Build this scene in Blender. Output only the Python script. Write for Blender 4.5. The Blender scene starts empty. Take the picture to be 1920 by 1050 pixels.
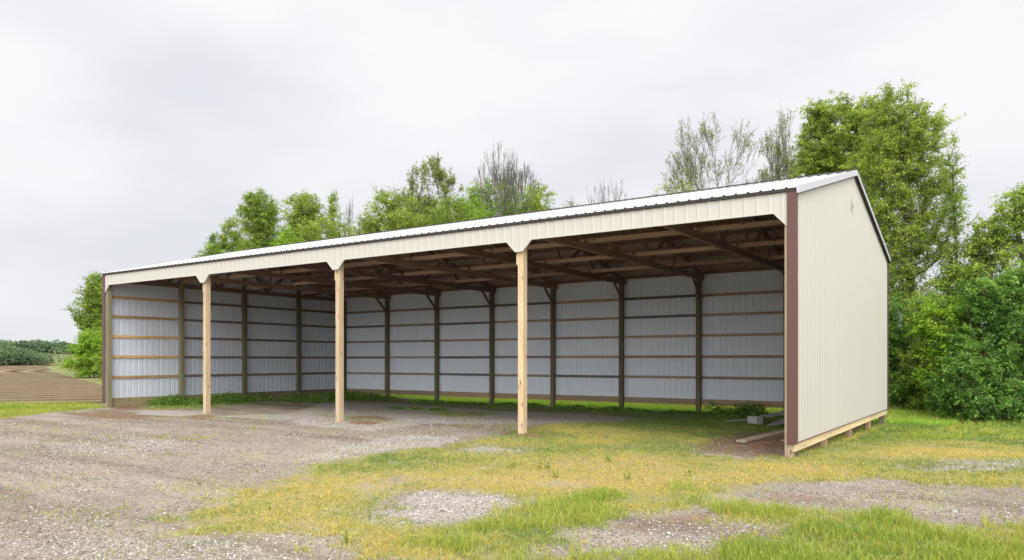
import bpy, bmesh, math, random
import numpy as np
from mathutils import Vector, Matrix
R = math.radians
sc = bpy.context.scene
C = sc.collection
# ------------------------------------------------------------------ camera
CAM = (22.213, -11.904, 1.232); YAW = -0.61
cd = bpy.data.cameras.new('camera'); cam = bpy.data.objects.new('camera', cd); C.objects.link(cam)
cam.location = CAM; cam.rotation_euler = (R(90), 0, -YAW)
cd.sensor_width = 36; cd.lens = 1417.6 * 36 / 1920; cd.shift_x = .0232; cd.shift_y = .0783
cd.clip_start = .1; cd.clip_end = 3000
sc.camera = cam
# ------------------------------------------------------------------ sky and sun (overcast, bright overhead)
GLOW = 2.75
SUN_EL, SUN_AZ = R(46), R(139)          # azimuth clockwise from +Y
w = bpy.data.worlds.new('World'); sc.world = w; w.use_nodes = True
nt = w.node_tree; nt.nodes.clear()
def N(t, ty, **k):
    n = t.nodes.new(ty)
    for a, b in k.items(): setattr(n, a, b)
    return n
out = N(nt, 'ShaderNodeOutputWorld'); bg = N(nt, 'ShaderNodeBackground')
sky = N(nt, 'ShaderNodeTexSky', sky_type='NISHITA'); sky.sun_disc = False
sky.sun_elevation = SUN_EL; sky.sun_rotation = SUN_AZ; sky.dust_density = 4
tc = N(nt, 'ShaderNodeTexCoord'); sep = N(nt, 'ShaderNodeSeparateXYZ')
nt.links.new(tc.outputs['Generated'], sep.inputs[0])
grad = N(nt, 'ShaderNodeValToRGB')      # overcast: dim at the horizon, bright at the zenith
e = grad.color_ramp.elements
e[0].position = 0.0; e[0].color = (.84, .85, .885, 1)
e[1].position = 1.0; e[1].color = (1.5, 1.5, 1.5, 1)
for p, c in ((.1, (.90, .905, .935, 1)), (.44, (.95, .95, .975, 1)), (.56, (1.1, 1.1, 1.12, 1)), (.75, (1.45, 1.45, 1.45, 1))):
    q = e.new(p); q.color = c
nt.links.new(sep.outputs['Z'], grad.inputs[0])
mp = N(nt, 'ShaderNodeMapping'); mp.inputs['Scale'].default_value = (1.6, 1.6, 4.2)
nt.links.new(tc.outputs['Generated'], mp.inputs[0])
noi = N(nt, 'ShaderNodeTexNoise'); noi.inputs['Scale'].default_value = 1.5; noi.inputs['Detail'].default_value = 4; noi.inputs['Roughness'].default_value = .45
nt.links.new(mp.outputs[0], noi.inputs['Vector'])
cr = N(nt, 'ShaderNodeValToRGB'); e = cr.color_ramp.elements
e[0].position = .36; e[0].color = (.905, .91, .94, 1); e[1].position = .60; e[1].color = (1.07, 1.065, 1.055, 1)
nt.links.new(noi.outputs[0], cr.inputs[0])
mul = N(nt, 'ShaderNodeMixRGB', blend_type='MULTIPLY'); mul.inputs[0].default_value = 1
nt.links.new(grad.outputs[0], mul.inputs[1]); nt.links.new(cr.outputs[0], mul.inputs[2])
sc2 = N(nt, 'ShaderNodeMixRGB', blend_type='MIX'); sc2.inputs[0].default_value = .94
skys = N(nt, 'ShaderNodeMixRGB', blend_type='MULTIPLY'); skys.inputs[0].default_value = 1; skys.inputs[2].default_value = (.1, .1, .1, 1)
nt.links.new(sky.outputs[0], skys.inputs[1])
nt.links.new(skys.outputs[0], sc2.inputs[1]); nt.links.new(mul.outputs[0], sc2.inputs[2])
# broad low sky glow added behind the viewer to light the front and interior
dotn = N(nt, 'ShaderNodeVectorMath', operation='DOT_PRODUCT'); nt.links.new(tc.outputs['Generated'], dotn.inputs[0])
dotn.inputs[1].default_value = (math.sin(SUN_AZ) * math.cos(R(18)), math.cos(SUN_AZ) * math.cos(R(18)), math.sin(R(18)))
cl_ = N(nt, 'ShaderNodeMath', operation='MAXIMUM'); nt.links.new(dotn.outputs['Value'], cl_.inputs[0]); cl_.inputs[1].default_value = 0
pw = N(nt, 'ShaderNodeMath', operation='POWER'); nt.links.new(cl_.outputs[0], pw.inputs[0]); pw.inputs[1].default_value = 1.6
gl = N(nt, 'ShaderNodeMixRGB', blend_type='ADD'); gl.inputs[2].default_value = (GLOW, GLOW * .98, GLOW * .95, 1)
nt.links.new(pw.outputs[0], gl.inputs[0]); nt.links.new(sc2.outputs[0], gl.inputs[1]); gl.use_clamp = False
nt.links.new(gl.outputs[0], bg.inputs['Color']); bg.inputs['Strength'].default_value = 1.0
nt.links.new(bg.outputs[0], out.inputs[0])
sd = bpy.data.lights.new('sun', 'SUN'); sun = bpy.data.objects.new('sun', sd); C.objects.link(sun)
sd.energy = 1.0; sd.angle = R(25); sd.color = (1, .97, .92)
dv = Vector((math.sin(SUN_AZ) * math.cos(SUN_EL), math.cos(SUN_AZ) * math.cos(SUN_EL), math.sin(SUN_EL)))
sun.rotation_euler = dv.to_track_quat('Z', 'Y').to_euler(); sun.location = (0, 0, 60)
sc.view_settings.view_transform = 'Standard'; sc.view_settings.look = 'None'
sc.view_settings.exposure = 0.0; sc.view_settings.gamma = 1
sc.render.engine = 'CYCLES'
sc.cycles.max_bounces = 8; sc.cycles.transparent_max_bounces = 8

# ------------------------------------------------------------------ numpy noise
_rs = np.random.RandomState(7); _T = _rs.rand(256, 256)
def vnoise(x, y):
    xi = np.floor(x).astype(int); yi = np.floor(y).astype(int); fx = x - xi; fy = y - yi
    fx = fx * fx * (3 - 2 * fx); fy = fy * fy * (3 - 2 * fy)
    a = _T[xi & 255, yi & 255]; b = _T[(xi + 1) & 255, yi & 255]; c = _T[xi & 255, (yi + 1) & 255]; d = _T[(xi + 1) & 255, (yi + 1) & 255]
    return (a * (1 - fx) + b * fx) * (1 - fy) + (c * (1 - fx) + d * fx) * fy
def fbm(x, y, o=4):
    s = 0; a = .5; t = 0
    for i in range(o):
        s = s + a * vnoise(x * 2 ** i + 17.3 * i, y * 2 ** i + 5.1 * i); t += a; a *= .5
    return s / t
def sstep(a, b, v):
    t = np.clip((v - a) / (b - a), 0, 1); return t * t * (3 - 2 * t)

# ------------------------------------------------------------------ where grass, gravel and bare soil lie (world metres)
REG={
'grass':[(1,[(19.8,-9.63),(18.18,-8.28),(17.84,-7.67),(17.49,-7.8),(16.6,-8.31),(15.89,-7.77),(15.37,-6.77),(15.23,-6.0),(14.49,-5.2),(14.33,-4.28),(14.15,-3.19),(14.3,-1.92),(14.26,0.28),(13.47,2.35),(14.1,3.66),(14.71,6.99),(15.06,9.28),(16.81,11.07),(17.92,11.27),(32.06,21.16),(23.7,-6.9)]),(1,[(-17.66,-9.79),(-2.47,1.19),(0.25,-0.22),(1.14,-2.01),(2.34,-3.8),(-3.2,-10.56)]),(0.65,[(0.55,9.06),(6.99,9.38),(12.7,9.09),(17.14,9.67),(18.2,5.17),(15.49,5.01),(12.42,6.89),(8.58,7.16),(2.81,6.87)]),(0.9,[(1.47,0.35),(-2.4,3.23),(-2.38,5.02),(-2.92,7.72),(-3.03,10.02),(-0.1,9.69),(0.45,7.0),(1.18,4.51),(3.34,1.09),(2.49,0.22)]),(0.6,[(-2.92,7.72),(-2.7,11.55),(-0.1,9.69),(1.59,6.01),(2.43,3.54),(3.53,1.22),(1.09,3.32)]),(0.7,[(9.44,3.31),(9.0,4.77),(9.98,5.72),(10.99,4.39),(10.8,2.92)]),(0.5,[(12.36,1.09),(13.22,2.52),(14.07,1.37),(12.54,-0.54)]),(0.45,[(9.72,-4.82),(8.67,-3.24),(10.05,-2.66),(11.02,-3.28),(10.4,-4.35)]),(0.5,[(8.63,-1.98),(8.97,-1.29),(10.04,-2.15),(9.71,-2.65)]),(0.35,[(14.29,-8.08),(14.27,-7.33),(15.4,-7.12),(15.59,-7.83),(15.05,-8.35)]),(0.3,[(14.08,-6.56),(14.15,-5.44),(14.85,-5.51),(15.13,-6.93)]),(0.4,[(7.33,1.37),(9.06,1.92),(10.96,0.94),(10.29,-0.36)])],
'nograss':[(1,[(17.45,-6.77),(17.06,-6.04),(17.05,-5.67),(17.42,-5.49),(18.06,-5.59),(18.3,-5.84),(18.19,-6.45),(17.9,-6.76)]),(0.9,[(13.11,-2.85),(12.75,-1.39),(13.76,-0.92),(14.37,-1.57),(14.33,-2.9),(14.25,-4.61),(13.78,-4.38)]),(0.6,[(15.02,-2.42),(14.95,-1.75),(15.83,-1.5),(16.12,-2.14),(15.6,-2.66)]),(0.7,[(16.0,-5.46),(16.17,-5.1),(16.5,-5.43),(16.33,-5.72)]),(0.5,[(17.56,-4.51),(17.89,-4.14),(18.05,-4.43),(17.78,-4.79)]),(0.85,[(19.46,-4.25),(19.97,-3.09),(20.61,-2.0),(21.59,-1.87),(23.12,-1.34),(22.95,-3.39),(21.78,-4.29),(21.4,-4.12),(20.96,-4.17),(20.38,-4.1),(19.95,-4.4)]),(0.6,[(20.92,-0.21),(21.23,0.68),(23.43,2.22),(23.3,0.73),(22.18,-0.28),(21.16,-0.66)]),(0.9,[(19.26,-6.04),(19.53,-5.14),(19.75,-4.61),(20.03,-5.43),(20.41,-5.17),(20.64,-5.38),(20.5,-5.96),(20.05,-6.47),(19.68,-7.2),(19.41,-7.11)]),(0.8,[(18.21,-0.52),(17.74,0.79),(17.66,3.88),(18.38,4.38),(19.38,0.14),(18.99,-0.74)]),(0.8,[(19.76,-9.65),(18.2,-8.27),(18.16,-7.98),(18.43,-7.93),(19.98,-9.5)])],
'gravel':[(1,[(5.51,2.6),(1.03,8.87),(9.03,6.53),(13.3,6.73),(15.29,5.86),(15.78,3.97),(14.43,3.02),(13.35,2.1),(11.54,1.0),(11.85,-1.02),(9.53,-0.89)]),(1,[(2.21,-0.25),(3.91,0.94),(5.62,-0.48),(6.51,1.74),(8.43,0.07),(6.3,-0.43),(3.63,-1.22)]),(1,[(13.11,-2.85),(12.75,-1.39),(13.76,-0.92),(14.37,-1.57),(14.33,-2.9),(14.25,-4.61),(13.78,-4.38)]),(1,[(17.45,-6.77),(17.06,-6.04),(17.05,-5.67),(17.42,-5.49),(18.06,-5.59),(18.3,-5.84),(18.19,-6.45),(17.9,-6.76)]),(0.8,[(15.02,-2.42),(14.95,-1.75),(15.83,-1.5),(16.12,-2.14),(15.6,-2.66)]),(0.5,[(8.86,-5.72),(9.86,-4.31),(11.14,-4.13),(11.42,-5.27),(10.54,-6.5)]),(0.6,[(19.84,-5.93),(20.38,-5.55),(20.6,-5.74),(20.2,-6.29),(19.98,-6.38)]),(0.6,[(20.92,-0.21),(21.23,0.68),(23.43,2.22),(23.3,0.73),(22.18,-0.28),(21.16,-0.66)]),(0.5,[(15.65,-8.86),(17.42,-7.85),(19.68,-9.71),(18.8,-10.32)])],
'dirt':[(1,[(8.51,1.54),(8.68,2.31),(10.16,1.67),(10.67,0.91),(9.88,0.36)]),(1,[(13.83,0.36),(13.93,1.27),(14.98,0.66),(15.06,-0.24),(14.37,-0.26)]),(0.9,[(17.95,-0.28),(17.57,1.29),(17.66,3.88),(18.2,5.17),(19.43,-0.06),(19.09,-0.52)]),(0.5,[(19.7,-0.93),(19.33,0.69),(19.58,2.28),(19.93,4.63),(20.48,4.63),(20.26,2.25),(19.89,0.65)]),(1,[(0.65,-0.23),(-1.04,1.12),(0.01,1.18),(1.91,0.09),(1.85,-0.5)]),(0.9,[(1.66,-2.13),(2.11,-1.09),(3.97,-0.98),(5.16,-1.83),(4.06,-2.4)]),(0.8,[(4.86,-0.8),(4.81,0.07),(6.15,-0.32),(6.58,-1.22)]),(0.6,[(19.66,-4.33),(20.02,-3.31),(20.59,-3.12),(21.05,-3.53),(20.95,-4.08),(20.23,-4.11)]),(0.7,[(19.3,-6.02),(19.55,-5.21),(19.79,-4.74),(20.29,-5.25),(20.01,-5.77),(19.53,-6.38)]),(0.35,[(5.2,-3.92),(9.39,-0.16),(11.4,-1.72),(8.21,-3.29)])],
'yellow':[(1,[(17.27,-7.73),(16.6,-8.31),(15.77,-7.7),(15.23,-6.66),(15.02,-5.65),(15.62,-4.97),(16.08,-3.33),(17.8,-0.8),(19.59,-0.74),(20.21,-1.08),(20.03,-2.64),(19.32,-4.01),(18.57,-4.91),(17.76,-5.09),(16.54,-5.95),(17.63,-7.47)]),(0.6,[(17.03,-6.82),(17.85,-7.32),(18.21,-7.07),(18.9,-7.61),(18.35,-8.17)]),(0.9,[(19.89,0.65),(20.12,3.19),(21.32,5.21),(22.85,4.56),(22.75,1.88),(20.92,0.46)])],
'tall':[(1,[(18.21,-6.7),(18.39,-6.05),(18.4,-5.38),(18.33,-4.7),(18.61,-4.5),(19.18,-5.26),(19.21,-6.13),(19.02,-6.69),(18.67,-7.09)]),(1,[(19.86,-4.85),(19.67,-4.03),(19.9,-3.98),(20.08,-4.69)]),(1,[(20.13,-5.01),(20.03,-4.34),(20.32,-4.27),(20.63,-4.6),(20.58,-4.97),(20.29,-5.25)]),(0.8,[(19.64,-7.43),(19.64,-6.72),(20.09,-6.45),(20.31,-6.62),(20.86,-8.13),(20.27,-8.54)]),(1,[(21.06,-8.75),(20.38,-6.48),(20.62,-5.66),(20.9,-4.82),(21.12,-4.02),(21.51,-4.4),(21.82,-4.38),(23.33,-3.13),(22.77,-7.55)]),(0.7,[(20.49,-5.92),(20.57,-5.61),(20.7,-5.81),(20.61,-6.08)]),(0.35,[(18.82,-4.55),(19.22,-3.21),(19.56,-4.03),(19.25,-5.12)]),(0.5,[(19.46,5.14),(19.36,8.7),(26.55,14.36),(25.7,9.21),(21.3,5.59)]),(0.3,[(18.19,-7.31),(18.99,-6.65),(19.6,-7.29),(20.13,-9.39)])],
}

X0, X1, Y0, Y1, ST = -6., 34., -16., 16., .08
def polyval(px, py, poly, soft):
    P = np.array(poly); inside = np.zeros(px.shape, bool); d2 = np.full(px.shape, 1e9)
    n = len(P)
    for i in range(n):
        ax, ay = P[i]; bx, by = P[(i + 1) % n]
        cond = ((ay > py) != (by > py)) & (px < (bx - ax) * (py - ay) / (by - ay + 1e-12) + ax)
        inside ^= cond
        ex, ey = bx - ax, by - ay; t = np.clip(((px - ax) * ex + (py - ay) * ey) / (ex * ex + ey * ey + 1e-9), 0, 1)
        d2 = np.minimum(d2, (px - ax - t * ex) ** 2 + (py - ay - t * ey) ** 2)
    d = np.sqrt(d2); d = np.where(inside, d, -d)
    return sstep(-soft, soft, d)
gx = np.arange(X0, X1, ST); gy = np.arange(Y0, Y1, ST); GX, GY = np.meshgrid(gx, gy, indexing='ij')
_w1 = (fbm(GX * .9, GY * .9) - .5) * 1.1 + (fbm(GX * 4 + 9, GY * 4) - .5) * .5
_w2 = (fbm(GX * .9 + 40, GY * .9 + 11) - .5) * 1.1 + (fbm(GX * 4 + 3, GY * 4 + 50) - .5) * .5
def field_of(k, soft):
    v = np.zeros(GX.shape)
    for wgt, pl in REG[k]: v = np.maximum(v, wgt * polyval(GX + _w1 * .45, GY + _w2 * .45, pl, soft))
    return v
F = {k: field_of(k, s) for k, s in (('grass', .6), ('nograss', .45), ('gravel', .45), ('dirt', .35), ('yellow', .7), ('tall', .3))}
far_lawn = np.maximum(sstep(9.9, 10.6, GY), sstep(21.5, 24, GX) * sstep(2, 5, GY - (GX - 20) * .2))
F['grass'] = np.maximum(F['grass'] * (1 - F['nograss']), far_lawn)
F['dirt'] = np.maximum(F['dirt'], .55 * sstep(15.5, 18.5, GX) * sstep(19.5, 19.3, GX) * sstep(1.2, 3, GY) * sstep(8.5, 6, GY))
F['tall'] = np.maximum(F['tall'], .9 * sstep(9.6, 10.4, GY))
inner = sstep(-.05, .4, GX) * sstep(-.05, .4, 19.4 - GX) * sstep(9.3, 9.6, GY) * .8
F['tall'] = np.maximum(F['tall'], .45 * inner * sstep(10.6, 10.2, GY))
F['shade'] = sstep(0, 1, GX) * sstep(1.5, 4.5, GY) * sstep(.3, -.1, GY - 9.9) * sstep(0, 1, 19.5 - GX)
def samp(k, x, y):
    u = np.clip((x - X0) / ST, 0, len(gx) - 1.001); v = np.clip((y - Y0) / ST, 0, len(gy) - 1.001)
    i = u.astype(int); j = v.astype(int); fu = u - i; fv = v - j; A = F[k]
    return (A[i, j] * (1 - fu) + A[i + 1, j] * fu) * (1 - fv) + (A[i, j + 1] * (1 - fu) + A[i + 1, j + 1] * fu) * fv
def ground_z(x, y):
    x = np.asarray(x, float); y = np.asarray(y, float)
    z = -.165 - .115 * sstep(1, 9, y) * sstep(0, 6, x) - .05 * np.exp(-((x - 19.4) ** 2 + (y - 1.5) ** 2) / 5)
    z = z - .03 * sstep(12, 20, x) - .075 * sstep(17, 19.4, x) * sstep(.8, 4, y) * sstep(24, 21, x) * sstep(13, 10, y)
    z = z + .05 * (fbm(x * .35, y * .35, 3) - .5) + .02 * (fbm(x * 1.7, y * 1.7, 2) - .5)
    r = np.hypot(x - 12, y - 0)
    z = z + .021 * np.maximum(0, r - 42) * sstep(42, 80, r)
    return z

# ------------------------------------------------------------------ object helpers
def tag(o, label=None, cat=None, group=None, kind=None):
    if label: o['label'] = label
    if cat: o['category'] = cat
    if group: o['group'] = group
    if kind: o['kind'] = kind
    return o
def empty(name, loc, label, cat, group=None):
    o = bpy.data.objects.new(name, None); C.objects.link(o); o.location = loc
    bpy.context.view_layer.update()
    return tag(o, label, cat, group)
def link(name, me, mats, parent=None):
    for m in (mats if isinstance(mats, (list, tuple)) else [mats]): me.materials.append(m)
    o = bpy.data.objects.new(name, me); C.objects.link(o)
    if parent is not None:
        o.parent = parent; o.matrix_parent_inverse = Matrix.Translation(-Vector(abs_loc(parent)))
    return o
def abs_loc(p): return (0, 0, 0) if p.parent is not None else tuple(p.location)
def npmesh(name, V, Fc, attrs=None, mi=None, smooth=False):
    """V (n,3), Fc (m,k) faces of one size k"""
    me = bpy.data.meshes.new(name); n = len(V); m, k = Fc.shape
    me.vertices.add(n); me.vertices.foreach_set('co', np.asarray(V, np.float32).ravel())
    me.loops.add(m * k); me.loops.foreach_set('vertex_index', np.asarray(Fc, np.int32).ravel())
    me.polygons.add(m); me.polygons.foreach_set('loop_start', np.arange(0, m * k, k, dtype=np.int32))
    if mi is not None: me.polygons.foreach_set('material_index', np.asarray(mi, np.int32))
    me.polygons.foreach_set('use_smooth', np.full(m, smooth))
    for a, v in (attrs or {}).items():
        v = np.asarray(v, np.float32)
        if v.ndim == 1: at = me.attributes.new(a, 'FLOAT', 'POINT'); at.data.foreach_set('value', v)
        else: at = me.attributes.new(a, 'FLOAT_COLOR', 'POINT'); at.data.foreach_set('color', np.c_[v, np.ones(len(v))].astype(np.float32).ravel())
    me.update(calc_edges=True); me.validate()
    return me
class MB:
    def __init__(s): s.v = []; s.f = []; s.m = []
    def add(s, vs, fs, m=0):
        o = len(s.v); s.v += [tuple(v) for v in vs]; s.f += [tuple(i + o for i in f) for f in fs]; s.m += [m] * len(fs); return s
    def box(s, x0, x1, y0, y1, z0, z1, m=0, bev=0):
        s.add([(x, y, z) for x in (x0, x1) for y in (y0, y1) for z in (z0, z1)],
              [(0, 1, 3, 2), (4, 6, 7, 5), (0, 4, 5, 1), (2, 3, 7, 6), (0, 2, 6, 4), (1, 5, 7, 3)], m); return s
    def bar(s, a, b, wd, ht, up=(0, 0, 1), m=0):
        a = Vector(a); b = Vector(b); d = (b - a).normalized(); u = Vector(up); sd_ = d.cross(u).normalized(); u = sd_.cross(d).normalized()
        vs = [p + sd_ * (wd / 2 * i) + u * (ht / 2 * j) for p in (a, b) for i in (-1, 1) for j in (-1, 1)]
        s.add(vs, [(0, 1, 3, 2), (4, 6, 7, 5), (0, 4, 5, 1), (2, 3, 7, 6), (0, 2, 6, 4), (1, 5, 7, 3)], m); return s
    def prism(s, pts, axis, t0, t1, m=0):
        """polygon pts (a,b) extruded along axis 0=x 1=y 2=z"""
        n = len(pts)
        def mk(a, b, t): return {0: (t, a, b), 1: (a, t, b), 2: (a, b, t)}[axis]
        s.add([mk(a, b, t0) for a, b in pts] + [mk(a, b, t1) for a, b in pts],
              [tuple(range(n))[::-1], tuple(range(n, 2 * n))] + [(i, (i + 1) % n, n + (i + 1) % n, n + i) for i in range(n)], m); return s
    def build(s, name, mats, parent=None, bevel=0, smooth=False):
        me = bpy.data.meshes.new(name); me.from_pydata(s.v, [], s.f); me.polygons.foreach_set('material_index', s.m)
        bm = bmesh.new(); bm.from_mesh(me); bmesh.ops.recalc_face_normals(bm, faces=bm.faces)
        if bevel: bmesh.ops.bevel(bm, geom=bm.edges[:], offset=bevel, segments=1, affect='EDGES')
        if smooth:
            for f in bm.faces: f.smooth = True
        bm.to_mesh(me); bm.free(); me.update()
        return link(name, me, mats, parent)

# ------------------------------------------------------------------ materials
def mat(name):
    m = bpy.data.materials.new(name); m.use_nodes = True; t = m.node_tree
    return m, t, t.nodes['Principled BSDF']
def ramp(t, fac, stops):
    r = N(t, 'ShaderNodeValToRGB'); e = r.color_ramp.elements
    e[0].position, e[0].color = stops[0][0], (*stops[0][1], 1); e[1].position, e[1].color = stops[-1][0], (*stops[-1][1], 1)
    for p, c in stops[1:-1]: q = e.new(p); q.color = (*c, 1)
    t.links.new(fac, r.inputs[0]); return r.outputs[0]
def noise(t, scale, detail=3, vec=None, rough=.5, sc3=None):
    n = N(t, 'ShaderNodeTexNoise'); n.inputs['Scale'].default_value = scale; n.inputs['Detail'].default_value = detail; n.inputs['Roughness'].default_value = rough
    if vec is None: vec = N(t, 'ShaderNodeTexCoord').outputs['Object']
    if sc3:
        mpn = N(t, 'ShaderNodeMapping'); mpn.inputs['Scale'].default_value = sc3; t.links.new(vec, mpn.inputs[0]); vec = mpn.outputs[0]
    t.links.new(vec, n.inputs['Vector']); return n.outputs[0]
def mix(t, fac, a, b, mode='MIX'):
    n = N(t, 'ShaderNodeMixRGB', blend_type=mode)
    for i, v in ((0, fac), (1, a), (2, b)):
        if isinstance(v, (int, float)): n.inputs[i].default_value = v
        elif isinstance(v, tuple): n.inputs[i].default_value = (*v, 1)
        else: t.links.new(v, n.inputs[i])
    return n.outputs[0]
def mth(t, op, a, b=0.0):
    n = N(t, 'ShaderNodeMath', operation=op)
    for i, v in ((0, a), (1, b)):
        if isinstance(v, (int, float)): n.inputs[i].default_value = v
        else: t.links.new(v, n.inputs[i])
    return n.outputs[0]
def attr(t, name, col=False):
    n = N(t, 'ShaderNodeAttribute', attribute_name=name); return n.outputs['Color' if col else 'Fac']
def bump(t, bs, h, strength, dist=.01):
    b = N(t, 'ShaderNodeBump'); b.inputs['Strength'].default_value = strength; b.inputs['Distance'].default_value = dist
    t.links.new(h, b.inputs['Height']); t.links.new(b.outputs[0], bs.inputs['Normal'])
def wood(name, axis, lo, hi, knot=(.12, .06, .03), rough=.8, foot=False):
    m, t, b = mat(name)
    s = [26, 26, 26]; s[axis] = 1.2
    g = noise(t, 1, 5, sc3=tuple(s), rough=.6)
    c = ramp(t, g, [(.3, lo), (.7, hi)])
    big = noise(t, 1.3, 2); c = mix(t, mth(t, 'MULTIPLY', big, .45), c, tuple(v * .62 for v in lo), 'MIX')
    oi = N(t, 'ShaderNodeObjectInfo'); rv = ramp(t, oi.outputs['Random'], [(0, (.72, .72, .74)), (.5, (.95, .93, .9)), (1, (1.2, 1.15, 1.08))])
    c = mix(t, 1, c, rv, 'MULTIPLY')
    vs = [11, 11, 11]; vs[axis] = 3.2
    mpn = N(t, 'ShaderNodeMapping'); mpn.inputs['Scale'].default_value = tuple(vs); t.links.new(N(t, 'ShaderNodeTexCoord').outputs['Object'], mpn.inputs[0])
    vo = N(t, 'ShaderNodeTexVoronoi'); vo.inputs['Scale'].default_value = 1; t.links.new(mpn.outputs[0], vo.inputs['Vector'])
    k = ramp(t, vo.outputs['Distance'], [(.10, (1, 1, 1)), (.17, (0, 0, 0))])
    c = mix(t, mth(t, 'MULTIPLY', k, .85), c, knot)
    if foot:      # soil splashed up on the foot of the post
        sz = N(t, 'ShaderNodeSeparateXYZ'); t.links.new(N(t, 'ShaderNodeTexCoord').outputs['Object'], sz.inputs[0])
        hz = mth(t, 'ADD', sz.outputs[2], mth(t, 'MULTIPLY', noise(t, 14, 4), -.28))
        c = mix(t, ramp(t, mth(t, 'ADD', hz, .5), [(.10, (.6, .6, .6)), (.24, (0, 0, 0))]), c, (.26, .13, .07))
    t.links.new(c, b.inputs['Base Color']); b.inputs['Roughness'].default_value = rough
    bump(t, b, g, .3, .004); return m
def metal(name, col, dirt=.12, rough=.42, low=None):
    m, t, b = mat(name)
    g = noise(t, 1.4, 4); f = noise(t, 1, 3, sc3=(3, 3, .25))
    c = mix(t, mth(t, 'MULTIPLY', g, dirt), col, tuple(v * .72 for v in col))
    c = mix(t, mth(t, 'MULTIPLY', f, dirt), c, tuple(v * .88 for v in col))
    t.links.new(c, b.inputs['Base Color']); b.inputs['Roughness'].default_value = rough
    b.inputs['Specular IOR Level'].default_value = .35
    return m
def leafmat(name, stops, trans=.35, mottle=0):
    m, t, b = mat(name)
    a = attr(t, 'tint'); c = ramp(t, a, stops)
    if mottle:
        c = mix(t, mottle, c, ramp(t, noise(t, 38, 3, None, .7), [(.33, (.42, .38, .30)), (.5, (.95, .95, .95)), (.66, (1.35, 1.33, 1.25))]), 'MULTIPLY')
    b.inputs['Roughness'].default_value = .62; b.inputs['Specular IOR Level'].default_value = .25
    t.links.new(c, b.inputs['Base Color'])
    tr = N(t, 'ShaderNodeBsdfTranslucent'); t.links.new(mix(t, 1, c, (1.25, 1.25, .6), 'MULTIPLY'), tr.inputs['Color'])
    ms = N(t, 'ShaderNodeMixShader'); ms.inputs[0].default_value = trans
    t.links.new(b.outputs[0], ms.inputs[1]); t.links.new(tr.outputs[0], ms.inputs[2])
    t.links.new(ms.outputs[0], t.nodes['Material Output'].inputs['Surface']); return m
YEL_LO, YEL_HI = (.50, .38, .24), (.72, .60, .42)
W_post = wood('fresh post wood', 2, YEL_LO, YEL_HI, foot=True)
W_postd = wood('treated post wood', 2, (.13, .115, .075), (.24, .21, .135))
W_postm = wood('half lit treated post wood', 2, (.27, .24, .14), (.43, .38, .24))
W_skl = wood('olive skirt wood along y', 1, (.34, .28, .13), (.50, .42, .22))
W_gx = wood('girt wood along x', 0, (.38, .28, .21), (.55, .43, .34))
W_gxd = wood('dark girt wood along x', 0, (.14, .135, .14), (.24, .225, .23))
W_gy = wood('girt wood along y', 1, (.46, .30, .13), (.66, .46, .22))
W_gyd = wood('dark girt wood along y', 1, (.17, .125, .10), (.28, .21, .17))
W_sx = wood('skirt wood along x', 0, (.36, .27, .17), (.52, .41, .27))
W_sy = wood('skirt wood along y', 1, (.58, .46, .26), (.80, .68, .44))
W_truss = wood('truss wood', 1, (.21, .135, .105), (.33, .22, .17))
W_pur = wood('purlin wood', 0, (.22, .13, .10), (.34, .22, .16))
W_brace = wood('brace wood', 0, (.52, .36, .27), (.72, .53, .41))
M_cream = metal('cream painted steel', (.52, .508, .462), .05)
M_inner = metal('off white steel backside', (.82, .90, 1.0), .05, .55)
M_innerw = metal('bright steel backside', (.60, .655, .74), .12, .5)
M_roof = metal('white roof steel', (.50, .50, .505), .12, .5)
M_under = metal('roof steel backside', (.44, .34, .29), .3, .7)
M_brown = metal('brown trim steel', (.125, .062, .055), .25, .45)
M_rake = metal('pale rake trim steel', (.50, .50, .56), .05, .4)
M_ridge = metal('grey ridge steel', (.20, .195, .20), .1, .5)
M_dark = metal('dark closure and shadow strip', (.045, .04, .04), .1, .8)

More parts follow.
